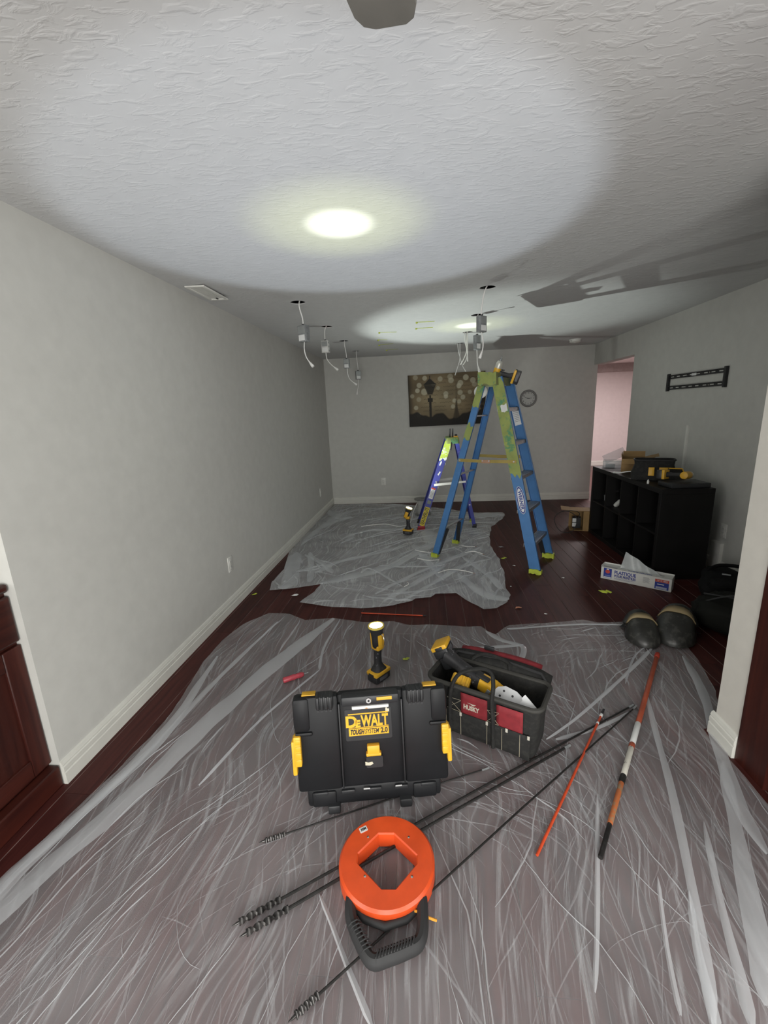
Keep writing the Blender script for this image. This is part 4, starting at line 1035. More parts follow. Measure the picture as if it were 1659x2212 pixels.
driver_box('pale junction box under the orange rimmed second hole of the left row', HOLES[1], (-.945, 4.33), 2.146, 2.036, [(-.94, 4.33, 1.98), (-.905, 4.32, 1.93), (-.845, 4.31, 1.878)], .070, -10, M('pale_box', (.58, .58, .56), .5, .1))
driver_box('small grey junction box under the third hole of the left row', HOLES[2], (-.90, 5.22), 2.075, 1.968, [(-.895, 5.22, 1.90), (-.87, 5.21, 1.84), (-.805, 5.20, 1.785)], .066, -8, m_steel)
driver_box('dark junction box under the farthest hole of the left row', HOLES[3], (-.905, 6.12), 2.016, 1.902, [(-.905, 6.12, 1.85), (-.92, 6.12, 1.78), (-.935, 6.12, 1.715)], .070, 24, m_steel)
driver_box('dark grey junction box hanging in front of the lit patch, nearest of the right row', HOLES[4], (.415, 3.33), 2.088, 1.980, [(.425, 3.32, 1.93), (.425, 3.32, 1.87), (.408, 3.32, 1.815)], .066, 40, m_steel)
driver_box('pale grey junction box right above the tall ladder', HOLES[5], (.490, 4.24), 2.100, 1.972, [(.492, 4.24, 1.91), (.496, 4.24, 1.85), (.511, 4.235, 1.79)], .062, 42, m_steel)
def loose(label, y, paths):
    t = thing('loose_cable', label, 'cable', (paths[0][0][0], y, H))
    for P in paths:
        MB().tube(catmull([(x-paths[0][0][0], yy-y, z-H) for x, yy, z in P], 7), .0055, 8).build('cable', m_cable, t)
    return t
loose('white cables hanging from the third hole of the right row', 5.13, [[(.455, 5.14, H+.05), (.462, 5.13, 2.18), (.478, 5.12, 2.08), (.445, 5.12, 1.99), (.405, 5.12, 1.93)],
      [(.49, 5.12, H+.05), (.488, 5.13, 2.17), (.488, 5.12, 2.06), (.475, 5.12, 1.985), (.44, 5.11, 1.93)], [(.475, 5.15, H+.05), (.482, 5.14, 2.17), (.486, 5.14, 2.07), (.492, 5.13, 1.965)]])
loose('thin grey cables hanging from the farthest hole of the right row', 5.95, [[(.44, 5.96, H+.05), (.45, 5.95, 2.18), (.478, 5.95, 2.08), (.50, 5.95, 2.0), (.545, 5.95, 1.92)],
      [(.47, 5.95, H+.05), (.47, 5.95, 2.16), (.465, 5.95, 2.06), (.43, 5.95, 1.95), (.405, 5.95, 1.88)]])
m_ctape = M('ceiling_tape', (.44, .50, .06), .6, var=.1)
for lab, a, b in (('strip of lime tape on the ceiling, nearest of the two close ones', (-.07, 4.38), (.11, 4.39)), ('strip of lime tape on the ceiling, farther of the two close ones', (-.08, 4.69), (.10, 4.70)),
             ('longest strip of lime tape left of the lit patch', (-.47, 4.79), (-.28, 4.83)), ('short strip of lime tape behind the longest one', (-.53, 5.26), (-.42, 5.31)),
             ('slanting strip of lime tape on the dark ceiling', (-.56, 5.66), (-.37, 5.62)), ('farthest strip of lime tape near the back wall', (-.51, 6.15), (-.34, 6.13))):
    d = Vector((b[0]-a[0], b[1]-a[1], 0)); m = frame((a[0], a[1], H-.0012), d, Vector((0, 0, 1)).cross(d)); L = d.length
    t = thing('tape_strip', lab, 'tape', group='tape strips on the ceiling', M=m)
    MB().prism([(0, -.011), (.01, -.012), (L*.5, -.009), (L, -.010), (L-.004, 0), (L, .010), (L*.5, .012), (.008, .011), (.003, .004)], -.0004, .0010).build('strip', m_ctape, t)
    MB().prism([(0, -.012), (.014, -.011), (.02, .004), (.012, .013), (.001, .012)], -.012, -.0004, rot('Y', -8)).build('curled_end', m_ctape, t)
t = thing('ceiling_vent', 'white rectangular ceiling vent hanging loose near the left wall', 'vent', (-1.395, 2.925, H))
t.rotation_euler = (R(-1.5), R(2.0), R(-3))
f = MB()
f.bb(-.065, .065, -.155, -.13, -.018, -.008).bb(-.065, .065, .13, .155, -.018, -.008).bb(-.065, -.045, -.13, .13, -.018, -.008).bb(.045, .065, -.13, .13, -.018, -.008)
f.build('frame', m_white, t, bevel=.003)
for k in range(6): MB().box((-.036+k*.0145, 0, -.012), (.012, .26, .0015), None).build('louvre', m_white, t)
MB().bb(-.05, .05, -.14, .14, -.006, -.002).build('duct', m_ink, t)
MB().cbox((.01, .10, -.02), (.012, .02, .006), .002).build('lever', m_ink, t)
t = thing('smoke_detector', 'small white smoke detector on the ceiling before the doorway', 'smoke detector', (1.98, 6.18, H))
MB().lathe([(.075, 0), (.075, -.012), (.070, -.03), (.055, -.04), (.001, -.042)], 28).build('case', m_white, t)
for a in range(10): MB().box((.0655*math.cos(a*PI/5), .0655*math.sin(a*PI/5), -.022), (.02, .006, .008), None).build('slot', m_ink, t)
MB().lathe([(.02, -.042), (.018, -.045)], 16).build('button', m_white, t)
# ceiling fan above the photographer, one blade tip in view
m_fan = M('fan_grey', (.17, .165, .15), .5)
t = thing('ceiling_fan', 'grey ceiling fan with one blade tip showing at the top edge', 'ceiling fan', (-.178, .178, H))
MB().lathe([(.07, 0), (.065, -.03), (.03, -.05)], 24).build('canopy', m_fan, t)
MB().lathe([(.012, -.04), (.012, -.14)], 12).build('down_rod', m_fan, t)
MB().lathe([(.03, -.13), (.10, -.15), (.115, -.19), (.11, -.26), (.07, -.30), (.01, -.31)], 28).build('motor', m_fan, t)
for k in range(5):
    mk = rot('Z', 78+72*k)
    MB(mk).cbox((.14, 0, -.235), (.12, .035, .008), .002).build('bracket', m_fan, t)
    pr = [(.18, -.040), (.30, -.052), (.55, -.055), (.610, -.053), (.632, -.044), (.642, -.030), (.646, .020), (.640, .038), (.622, .047), (.30, .050), (.18, .040)]
    MB(mk @ T(0, 0, -.235) @ rot('X', 10)).prism(pr, -.003, .003).build('blade', m_fan, t, bevel=.001)
# ------------------------------------------------------------------ things on the walls
def outlet(label, M0, rockers=False):
    t = thing('wall_outlet', label, 'outlet', M=M0)
    MB().cbox((0, 0, .003), (.072, .118, .006), .002).build('plate', m_white, t)
    f = MB().cbox((0, 0, .006), (.034, .068, .004), .0012).build('insert', M('insert_white', (.66, .66, .62), .35), t)
    for y in (-.018, .018):
        for x in (-.006, .006): MB().bb(x-.001, x+.001, y-.004, y+.004, .0078, .0086).build('slot', m_ink, f)
    for y in (-.048, .048): MB().lathe([(.003, .006), (.003, .0068)], 10, T(0, y, 0)).build('screw', m_steel, t)
outlet('white wall outlet on the left wall, the nearer one', frame((XL, 3.01, .355), (0, 1, 0), (0, 0, 1)))
outlet('white wall outlet low on the left wall near the back corner', frame((XL, 5.98, .355), (0, 1, 0), (0, 0, 1)))
outlet('white wall outlet on the back wall under the canvas print', frame((-.685, YB, .355), (1, 0, 0), (0, 0, 1)))
outlet('white wall outlet on the right wall behind the black shelf', frame((XR, 3.68, .370), (0, -1, 0), (0, 0, 1)))
t = thing('cord_cover', 'white cord cover strip rising from behind the black shelf', 'cord cover', M=frame((XR, 4.34, .60), (0, -1, 0), (0, 0, 1)))
MB().prism(rrect(.030, 1.22, .004), 0, .014).build('channel', m_white, t)
MB().bb(-.012, .012, -.60, .60, .014, .0155).build('lid', m_white, t)
t = thing('cord_cover', 'wide white cable cover low on the right wall under the outlet', 'cord cover', M=frame((XR, 3.715, .135), (0, -1, 0), (0, 0, 1)))
MB().prism(rrect(.115, .255, .004), 0, .028).build('channel', m_white, t)
MB().bb(-.05, .05, -.12, .12, .028, .030).build('lid', m_white, t)
# flat screen mount
t = thing('screen_mount', 'black metal screen bracket fixed to the right wall', 'wall bracket', M=frame((XR, 4.325, 1.615), (0, -1, 0), (0, 0, 1)))
for y in (-.050, .054):
    rl = MB().bb(-.42, .42, y-.018, y+.018, .004, .010).bb(-.42, .42, y+.014, y+.018, .004, .022).build('rail', m_black, t)
    for x in (-.36, -.26, -.16, -.05, .05, .16, .26, .36): MB().prism(rrect(.05, .008, .0038), .010, .0104, T(x, y, 0)).build('slot', MATS['wall_paint'], rl)
    for x in (-.12, .22): MB().lathe([(.008, .010), (.006, .016)], 10, T(x, y, 0)).build('bolt', m_chrome, rl)
for x in (-.425, .425): MB().cbox((x, .002, .012), (.028, .168, .024), .002).build('end_plate', m_black, t)
MB().prism(rrect(.07, .022, .004), .010, .0125, T(-.01, .054, 0)).build('level_label', m_paper, t)
# clock
t = thing('wall_clock', 'round grey rimmed wall clock on the back wall', 'clock', M=frame((1.545, YB, 1.555), (1, 0, 0), (0, 0, 1)))
MB().lathe([(.096, .0), (.124, .0), (.126, .015), (.120, .026), (.102, .026), (.096, .016)], 40, cap=False).build('rim', M('clock_rim', (.17, .165, .16), .45), t)
face = MB().lathe([(.001, .0), (.104, .0), (.104, .008), (.001, .008)], 40).build('dial', M('clock_dial', (.45, .45, .43), .5, var=.02), t)
for h_ in range(1, 13):
    a = PI/2-h_*PI/6
    text('numeral', str(h_), .026, T(.080*math.cos(a), .080*math.sin(a), .009), m_ink, face, bold=.0005)
def hand(name, a, L, w_, z): MB(rot('Z', a)).prism([(-.018, -w_/2), (L, -w_*.35), (L, w_*.35), (-.018, w_/2)], z, z+.0015).build(name, m_ink, t)
hand('hour_hand', 5, .052, .007, .010); hand('minute_hand', 158, .074, .005, .0125)
MB().lathe([(.005, .009), (.005, .016)], 12).build('hub', m_ink, t)
# canvas print: lamp posts before a hazy tower, round lights and handwriting, as colours on the canvas mesh
CW, CHh = 1.155, .765
def canvas_print():
    nx, ny = 300, 200
    X, Y = np.meshgrid(np.linspace(0, 1, nx), np.linspace(0, 1, ny)); rg = np.random.default_rng(4)
    A = CW/CHh
    base = np.array([.145, .105, .055]); img = np.ones((ny, nx, 3))*base
    gl = np.exp(-((X-.42)**2/.10+(Y-.52)**2/.10)); img += gl[..., None]*np.array([.15, .135, .085])
    img *= (.80+.2*np.sin(X*9+Y*5)*np.sin(Y*11-X*4))[..., None]
    edge = np.clip(np.minimum.reduce([X*A, (1-X)*A])/.10, 0, 1); img *= (.18+.82*edge)[..., None]
    def blend(mask, c, a): img[:] = img*(1-(mask*a)[..., None])+np.array(c)*(mask*a)[..., None]
    def soft(d, r, e=.012): return np.clip((r-d)/e+.5, 0, 1)
    # handwriting lines
    for k in range(9):
        y0 = .90-.075*k; ph = rg.uniform(0, 9)
        yy = y0+.008*np.sin(X*170+ph)*np.sin(X*47+ph*2)+.005*np.sin(X*310)
        on = (np.sin(X*31+ph*3) > -.75) & (X > .14+.05*rg.random()) & (X < .92)
        blend(soft(np.abs(Y-yy), .006, .006)*on, (.05, .035, .02), .55)
    # round lights
    for cx, cy, r in [(.10,.95,.035),(.22,.93,.034),(.145,.80,.036),(.12,.70,.033),(.21,.67,.046),(.135,.53,.034),(.095,.37,.032),(.13,.22,.034),(.49,.61,.036),(.49,.56,.03),(.42,.90,.036),(.55,.93,.04),(.56,.86,.04),(.68,.80,.04),(.66,.75,.036),(.675,.62,.036),(.39,.73,.028),(.60,.47,.03),(.66,.45,.03),(.71,.53,.034),(.84,.84,.04),(.86,.76,.035),(.58,.36,.03),(.75,.90,.04),(.89,.60,.03),(.93,.90,.036),(.80,.62,.03),(.33,.80,.03),(.05,.60,.03)]:
        d = np.hypot((X-cx)*A, Y-cy); blend(soft(d, r*A*.9, .012), (.46, .44, .33), rg.uniform(.30, .75))
    # tower
    blend(soft(np.abs(X-.625)*A, .012+.0*Y, .02)*(Y < .82), (.06, .045, .025), .55)
    wv = .012+.16*np.clip(.46-Y, 0, 1)**1.5*2
    blend(soft(np.abs(X-.625)*A, wv, .02)*(Y < .47), (.03, .022, .014), .8)
    # tree line and ground
    hl = .20+.05*np.sin(X*7+1)+.03*np.sin(X*19)+.012*np.sin(X*53+2)+.06*np.exp(-((X-.42)/.07)**2)+.10*np.clip(X-.72, 0, 1)*2
    blend(soft(Y, hl, .03), (.006, .005, .004), .97)
    # lamp posts
    def lamp(cx, top, s):
        u = (X-cx)*A/s; v = (Y-top)/s
        def rect(u0, u1, v0, v1): return soft(np.maximum.reduce([u0-u, u-u1, v0-v, v-v1]), 0, .012/s*.5)
        m = rect(-.035, .035, -2.2, -.62)
        m = np.maximum(m, rect(-.075, .075, -.70, -.58)); m = np.maximum(m, rect(-.025, .025, -.60, -.50))
        wid = .07+.11*np.clip((v+.48)/.28, 0, 1)
        m = np.maximum(m, soft(np.maximum.reduce([np.abs(u)-wid, -.48-v, v+.20]), 0, .02)*.93)
        wid2 = .19*np.clip((-.02-v)/.18, 0, 1)+.01
        m = np.maximum(m, soft(np.maximum.reduce([np.abs(u)-wid2, -.20-v, v+.0]), 0, .02))
        m = np.maximum(m, rect(-.012, .012, -.05, .06))
        blend(m, (.008, .007, .006), .96)
    lamp(.285, .93, .66); lamp(.955, .60, .42)
    img = np.clip(img*1.35, 0, 1)
    return nx, ny, img
nx, ny, img = canvas_print()
xx, yy = np.meshgrid(np.linspace(-CW/2, CW/2, nx), np.linspace(-CHh/2, CHh/2, ny))
vs = np.stack([xx, yy, np.full_like(xx, .0305)], -1).reshape(-1, 3)
idx = np.arange(nx*ny).reshape(ny, nx)
fs = np.stack([idx[:-1, :-1], idx[:-1, 1:], idx[1:, 1:], idx[1:, :-1]], -1).reshape(-1, 4)
t = thing('canvas_print', 'brown canvas print of street lamps and blurred lights on the back wall', 'picture', M=frame((.335, YB, 1.592), (1, 0, .012), (0, 0, 1)))
MB().bb(-CW/2, CW/2, -CHh/2, CHh/2, 0, .030).build('frame', M('canvas_edge', (.015, .013, .011), .7), t)
me = bpy.data.meshes.new('print'); me.from_pydata(vs.tolist(), [], fs.tolist())
ca = me.color_attributes.new('print', 'FLOAT_COLOR', 'POINT')
ca.data.foreach_set('color', np.concatenate([img.reshape(-1, 3), np.ones((nx*ny, 1))], 1).astype(np.float32).ravel())
mp_ = bpy.data.materials.new('canvas_ink'); mp_.use_nodes = True; nt = mp_.node_tree
an = nt.nodes.new('ShaderNodeAttribute'); an.attribute_name = 'print'
nt.links.new(an.outputs['Color'], nt.nodes['Principled BSDF'].inputs['Base Color']); nt.nodes['Principled BSDF'].inputs['Roughness'].default_value = .7
me.materials.append(mp_)
po = bpy.data.objects.new('print', me); col.objects.link(po); po.parent = t

# ------------------------------------------------------------------ black cube shelf and what lies on it
m_shelf = M('black_brown_laminate', (0.006, 0.0055, 0.0055), .55, var=.15, spec=.25, scale=8, stretch=(1, .2, 1))
SX, SY0, SY1, SZ, SD = 1.86, 3.525, 4.965, .762, .40
t = thing('cube_shelf', 'low black cube shelf with eight open compartments along the right wall', 'shelf', (SX, SY0, 0))
LY = SY1-SY0
MB().bb(0, SD, 0, LY, SZ-.04, SZ).build('top', m_shelf, t, bevel=.002)
MB().bb(0, SD, 0, LY, 0, .04).build('bottom', m_shelf, t, bevel=.002)
for y in (0, LY-.04): MB().bb(0, SD, y, y+.04, .04, SZ-.04).build('side', m_shelf, t, bevel=.002)
MB().bb(.005, SD-.01, .04, LY-.04, .373, .389).build('middle_shelf', m_shelf, t)
for k in range(1, 4):
    y = .04+(LY-.08)*k/4
    for z0, z1 in ((.04, .373), (.389, SZ-.04)): MB().bb(.005, SD-.01, y-.008, y+.008, z0, z1).build('divider', m_shelf, t)
MB().bb(SD-.01, SD-.004, .04, LY-.04, .04, SZ-.04).build('back_panel', m_shelf, t)
z0 = SZ+.001
# clear storage box with open lid
m_clear = M('clear_box', (.55, .58, .60), .15, alpha=.28, var=.02)
t = thing('storage_box', 'clear plastic box with a raised lid at the far end of the shelf', 'box', (2.03, 4.85, z0), R(-20))
b = MB()
for c, d in (((0, 0, .002), (.20, .14, .003)), ((-.1, 0, .035), (.003, .14, .07)), ((.1, 0, .035), (.003, .14, .07)), ((0, -.07, .035), (.20, .003, .07)), ((0, .07, .035), (.20, .003, .07))): b.box(c, d)
b.build('tray', m_clear, t)
MB(T(.02, .07, .07) @ rot('X', 12) @ rot('Y', -28)).bb(-.1, .12, 0, .003, 0, .10).build('lid', m_clear, t)
MB().tube([(-.1, -.07, .07), (.1, -.07, .07), (.1, .07, .07), (-.1, .07, .07)], .003, 6, closed=True).build('rim', M('clear_rim', (.6, .62, .64), .2, alpha=.6), t)
MB().cbox((-.03, -.01, .02), (.09, .06, .03), .004).build('contents', M('grey_parts', (.12, .14, .14), .5), t)
# open cardboard carton
def carton(t, w_, d, h, flaps, mat=None):
    mat = mat or m_card
    b = MB().bb(-w_/2, w_/2, -d/2, d/2, 0, .004)
    for x in (-w_/2, w_/2): b.bb(x-.002, x+.002, -d/2, d/2, 0, h)
    for y in (-d/2, d/2): b.bb(-w_/2, w_/2, y-.002, y+.002, 0, h)
    b.build('carton', mat, t)
    for ax, s, ang, ln in flaps:
        if ax == 'x': m_ = T(s*w_/2, 0, h) @ rot('Y', s*ang); q = MB(m_).bb(-.002, .002, -d/2, d/2, 0, ln)
        else: m_ = T(0, s*d/2, h) @ rot('X', -s*ang); q = MB(m_).bb(-w_/2, w_/2, -.002, .002, 0, ln)
        q.build('flap', mat, t)
t = thing('cardboard_box', 'open cardboard box with spread flaps on top of the black shelf', 'box', (2.10, 4.56, z0), R(-25))
carton(t, .20, .24, .13, [('x', -1, 8, .05), ('x', 1, 74, .12), ('y', -1, 140, .06), ('y', 1, 30, .06)])
t = thing('tape_scrap', 'crumpled lime tape lying between the carton and the tool bag', 'tape', (2.01, 4.30, z0), R(20))
MB().add([(-.04, -.03, 0), (.03, -.04, .01), (.05, .0, .045), (.0, .03, .055), (-.03, .02, .02), (.02, 0, .03)], [(0, 1, 5), (1, 2, 5), (2, 3, 5), (3, 4, 5), (4, 0, 5)]).build('scrap', m_tape, t, smooth=None)
t = thing('cable_loop', 'white cable loop hanging over the front edge of the shelf top', 'cable', (1.90, 4.36, z0))
MB().tube(catmull([(-.03, .06, .006), (-.01, .0, .012), (.04, -.06, .03), (.09, -.12, .035), (.11, -.17, .012)], 8), .006, 8).build('cable', m_cable, t)
MB().cyl((-.03, .06, .004), (-.035, .075, .004), .009, n=8).build('plug', m_cable, t)
t = thing('tool_pouch_bag', 'black open tool bag with two yellow panels on the shelf', 'bag', (2.035, 4.03, z0), R(-22))
rr = [[(x, y, 0) for x, y in rrect(.34, .16, .04)], [(x, y, .05) for x, y in rrect(.35, .17, .04)], [(x, y, .13) for x, y in rrect(.30, .15, .04)], [(x, y, .175) for x, y in rrect(.31, .16, .04)]]
ri = [[(x, y, .175) for x, y in rrect(.295, .145, .035)], [(x, y, .05) for x, y in rrect(.28, .13, .03)]]
sh = MB().loft(rr+ri).build('shell', m_canvas, t)
MB().tube([(x, y, .176) for x, y in rrect(.31, .16, .04, 6)], .007, 8, closed=True).build('rim', m_rubber, t)
for x0, x1 in ((-.045, .0), (.035, .12)): MB(T(0, -.088, .078) @ rot('X', -8)).cbox(((x0+x1)/2, 0, .0), (x1-x0, .006, .075), .002).build('yellow_panel', m_yellow, sh)
t = thing('tool_pouch', 'small black pouch with yellow edging against the yellow panelled bag', 'pouch', (2.125, 3.855, z0), R(-22))
MB().loft([[(x, y, 0) for x, y in rrect(.14, .07, .02)], [(x, y, .06) for x, y in rrect(.145, .075, .02)], [(x, y+.01, .115) for x, y in rrect(.10, .05, .02)]]).build('pouch', m_canvas, t)
MB().tube([(.075, -.03, 0), (.072, -.036, .06), (.045, -.022, .116), (-.05, -.022, .118)], .005, 8).build('edging', m_yellow, t)
MB().lathe([(.007, 0), (.006, .004)], 12, T(-.01, -.038, .06) @ rot('X', 90)).build('stud', m_chrome, t)
t = thing('flat_case', 'thin black case at the near end of the shelf top', 'case', (2.085, 3.645, z0), R(2))
MB().cbox((0, 0, .019), (.30, .20, .038), .006).build('case', m_black, t)
MB().cbox((-.05, -.10, .019), (.04, .006, .02), .002).build('catch', m_rubber, t)
t = thing('impact_driver', 'yellow impact driver lying on the flat black case on the shelf', 'drill')
t.matrix_world = T(2.02, 3.70, z0+.088) @ rot('Z', -18) @ rot('X', 84)
driver(t, rot('Y', 62) @ T(0, 0, -.10))
t = thing('caulk_tube', 'small white tube standing at the front edge of the shelf', 'tube', (1.885, 3.80, z0))
MB().lathe([(.009, 0), (.009, .022), (.004, .030), (.003, .036)], 10).build('tube', m_white, t)
t = thing('white_cup', 'small grey cup in the farthest upper compartment', 'cup', (1.99, 4.86, .390))
MB().lathe([(.022, 0), (.027, .06), (.024, .06), (.020, .005), (.001, .005)], 16, cap=False).build('cup', M('cup_grey', (.25, .25, .26), .4), t)
t = thing('desk_lamp', 'silver bent lamp lying in the second upper compartment', 'lamp', (1.965, 4.575, .390), R(-40))
MB().lathe([(.02, 0), (.024, .012), (.022, .075), (.014, .085)], 16, rot('Y', 38)).build('base', m_white, t)
MB().tube([(.05, 0, .07), (.075, 0, .10), (.07, 0, .13), (.05, 0, .155)], .008, 8).build('arm', m_chrome, t)
MB().lathe([(.012, .02), (.03, .008), (.045, 0), (.043, 0), (.028, .006)], 18, T(.03, 0, .16) @ rot('Y', -15), cap=False).build('shade', m_chrome, t)

# cardboard box and cord on the floor beyond the shelf
t = thing('cardboard_box', 'cardboard box lying on its side beyond the black shelf', 'box', (1.80, 5.10, .0), R(-14))
b = MB().bb(-.11, .11, -.10, .10, 0, .004).bb(-.11, .11, -.10, .10, .236, .24).bb(.106, .11, -.10, .10, 0, .24).bb(-.11, .11, .096, .10, 0, .24).bb(.03, .11, -.10, -.096, 0, .24)
b.build('carton', m_card, t)
MB(T(-.11, 0, .24) @ rot('Y', 5)).bb(-.10, 0, -.10, .10, -.002, .002).build('flap', m_card, t)
MB().cbox((-.035, -.04, .09), (.09, .08, .13), .006).build('label_block', m_ink, t)
MB().bb(-.082, -.040, -.083, -.081, .10, .145).build('white_print', m_paper, t)
MB().bb(-.082, -.040, -.083, -.081, .045, .09).build('white_print', m_paper, t)
t = thing('cable_coil', 'black cable coil leaning on the cardboard box on the floor', 'cable', (1.60, 4.99, .0))
b = MB()
pts = [(.125*math.cos(a)*(1+.06*math.sin(3*a)), .05*math.sin(a*1.0)-.03, .125+.117*math.sin(a)) for a in np.linspace(0, 2*PI*1.9, 70)]
b.tube(pts, .004, 6); b.build('coil', m_rubber, t)
MB().tube(catmull([(.12, -.03, .12), (.15, -.02, .22), (.06, -.02, .255), (-.04, .0, .24)], 6), .004, 6).build('cord_end', m_rubber, t)

# ------------------------------------------------------------------ plastic film carton
p0 = Vector((1.462, 3.565, 0)); p1 = Vector((1.868, 3.262, 0)); d = p1-p0; LB = d.length
t = thing('film_carton', 'white and blue carton of painter plastic with film pulled out', 'carton', ((p0.x+p1.x)/2, (p0.y+p1.y)/2, .001), math.atan2(d.y, d.x))
BH, BD = .105, .10
m_cardw = M('white_card', (.66, .66, .63), .6, var=.03)
b = MB().bb(-LB/2, LB/2, 0, .002, 0, BH).bb(-LB/2, LB/2, BD-.002, BD, 0, BH+.01).bb(-LB/2, -LB/2+.002, 0, BD, 0, BH+.012).bb(LB/2-.002, LB/2, 0, BD, 0, BH).bb(-LB/2, LB/2, 0, BD, 0, .002)
b.bb(-LB/2, -LB/2+.14, 0, BD, BH-.002, BH).bb(LB/2-.06, LB/2, 0, BD, BH-.002, BH).bb(-LB/2+.14, LB/2-.06, 0, .035, BH-.002, BH)
cb = b.build('carton', m_cardw, t)
ff = frame((0, -.0002, BH/2), (1, 0, 0), (0, 0, 1))
m_bprint = M('print_blue', (.025, .045, .27), .5)
m_rprint = M('print_red', (.50, .07, .05), .5)
s_ = MB().prism(rrect(.062, .085, .002), 0, .0006, ff @ T(-LB/2+.052, .002, 0)).build('logo_square', m_bprint, cb)
MB().prism(ell(.018, .016, 20), .0006, .001, ff @ T(-LB/2+.052, .016, 0)).build('logo_shield', m_rprint, s_)
MB().prism(ell(.010, .006, 16), .0006, .001, ff @ T(-LB/2+.052, .036, 0)).build('logo_crest', m_paper, s_)
MB().bb(-LB/2+.030, -LB/2+.074, -.022, -.016, .0006, .001, ff).build('logo_bar', M('print_pale_blue', (.20, .26, .5), .5), s_)
MB().bb(-LB/2+.024, -LB/2+.080, -.0385, -.030, .0006, .001, ff).build('logo_bar', m_paper, s_)
text('print_text', 'PLASTIQUE', .040, ff @ T(-LB/2+.182, .022, .0006), m_bprint, cb, bold=.0012, width=.158)
text('print_text', 'POUR PEINTRES', .030, ff @ T(-LB/2+.182, -.010, .0006), m_bprint, cb, bold=.0010, width=.158)
MB().bb(-LB/2+.104, -LB/2+.25, -.030, -.0285, 0, .0005, ff).build('print_line', m_bprint, cb)
MB().bb(-LB/2+.104, -LB/2+.22, -.036, -.0345, 0, .0005, ff).build('print_line', m_bprint, cb)
for k in range(6): MB().bb(LB/2-.195, LB/2-.155+.006*(k % 2), .026-k*.008, .029-k*.008, 0, .0005, ff).build('print_line', MATS['label_grey'], cb)
MB().bb(LB/2-.112, LB/2-.018, .014, .036, 0, .0006, ff).build('size_strip', m_rprint, cb)
text('print_text', '10 X 400', .016, ff @ T(LB/2-.065, .025, .0008), m_paper, cb, width=.07)
MB().bb(LB/2-.112, LB/2-.018, -.044, .013, 0, .0006, ff).build('size_panel', m_bprint, cb)
MB().bb(LB/2-.104, LB/2-.030, -.041, -.024, .0006, .0009, ff).build('size_code', M('print_grey_blue', (.40, .43, .55), .5), cb)
MB().bb(LB/2-.095, LB/2-.050, -.008, -.001, .0006, .0009, ff).build('size_line', m_paper, cb)
MB().prism([(-.055, -.014), (.05, -.014), (.05, .014), (-.055, .014)], .0, .0004, frame((-LB/2+.068, .02, BH), (1, 0, 0), (0, 1, 0))).build('top_box', M('print_faint', (.45, .45, .46), .6), cb)
text('print_text', 'PAINTERS PLASTIC', .022, frame((.03, .017, BH+.0004), (-1, 0, 0), (0, -1, 0)), m_bprint, cb, bold=.0006, width=.17)
# film rising out of the slot
n, k = 16, 7; vs = []; fs = []
for j in range(k):
    for i in range(n):
        u = i/(n-1); v = j/(k-1); x = -LB/2+.13+u*(LB-.21)
        top = .155*(1-u)**1.05*(1 if u > .02 else .97)+.004
        vs.append((x-.02*v*(1-u)+.05*v*(1-u), .045+.010*math.sin(u*14+v*3)+.02*v, BH-.012+v*top))
for j in range(k-1):
    for i in range(n-1): a = j*n+i; fs.append((a, a+1, a+n+1, a+n))
fo2 = MB().add(vs, fs).build('film', M('bundled_film', (.55, .58, .58), .35, alpha=.82, bump=.6, bscale=60), t, smooth=60)
MB().lathe([(.030, 0), (.030, LB-.03)], 20, T(-LB/2+.015, .055, .045) @ rot('Y', 90)).build('film_roll', M('roll_brown', (.12, .07, .04), .6), t)

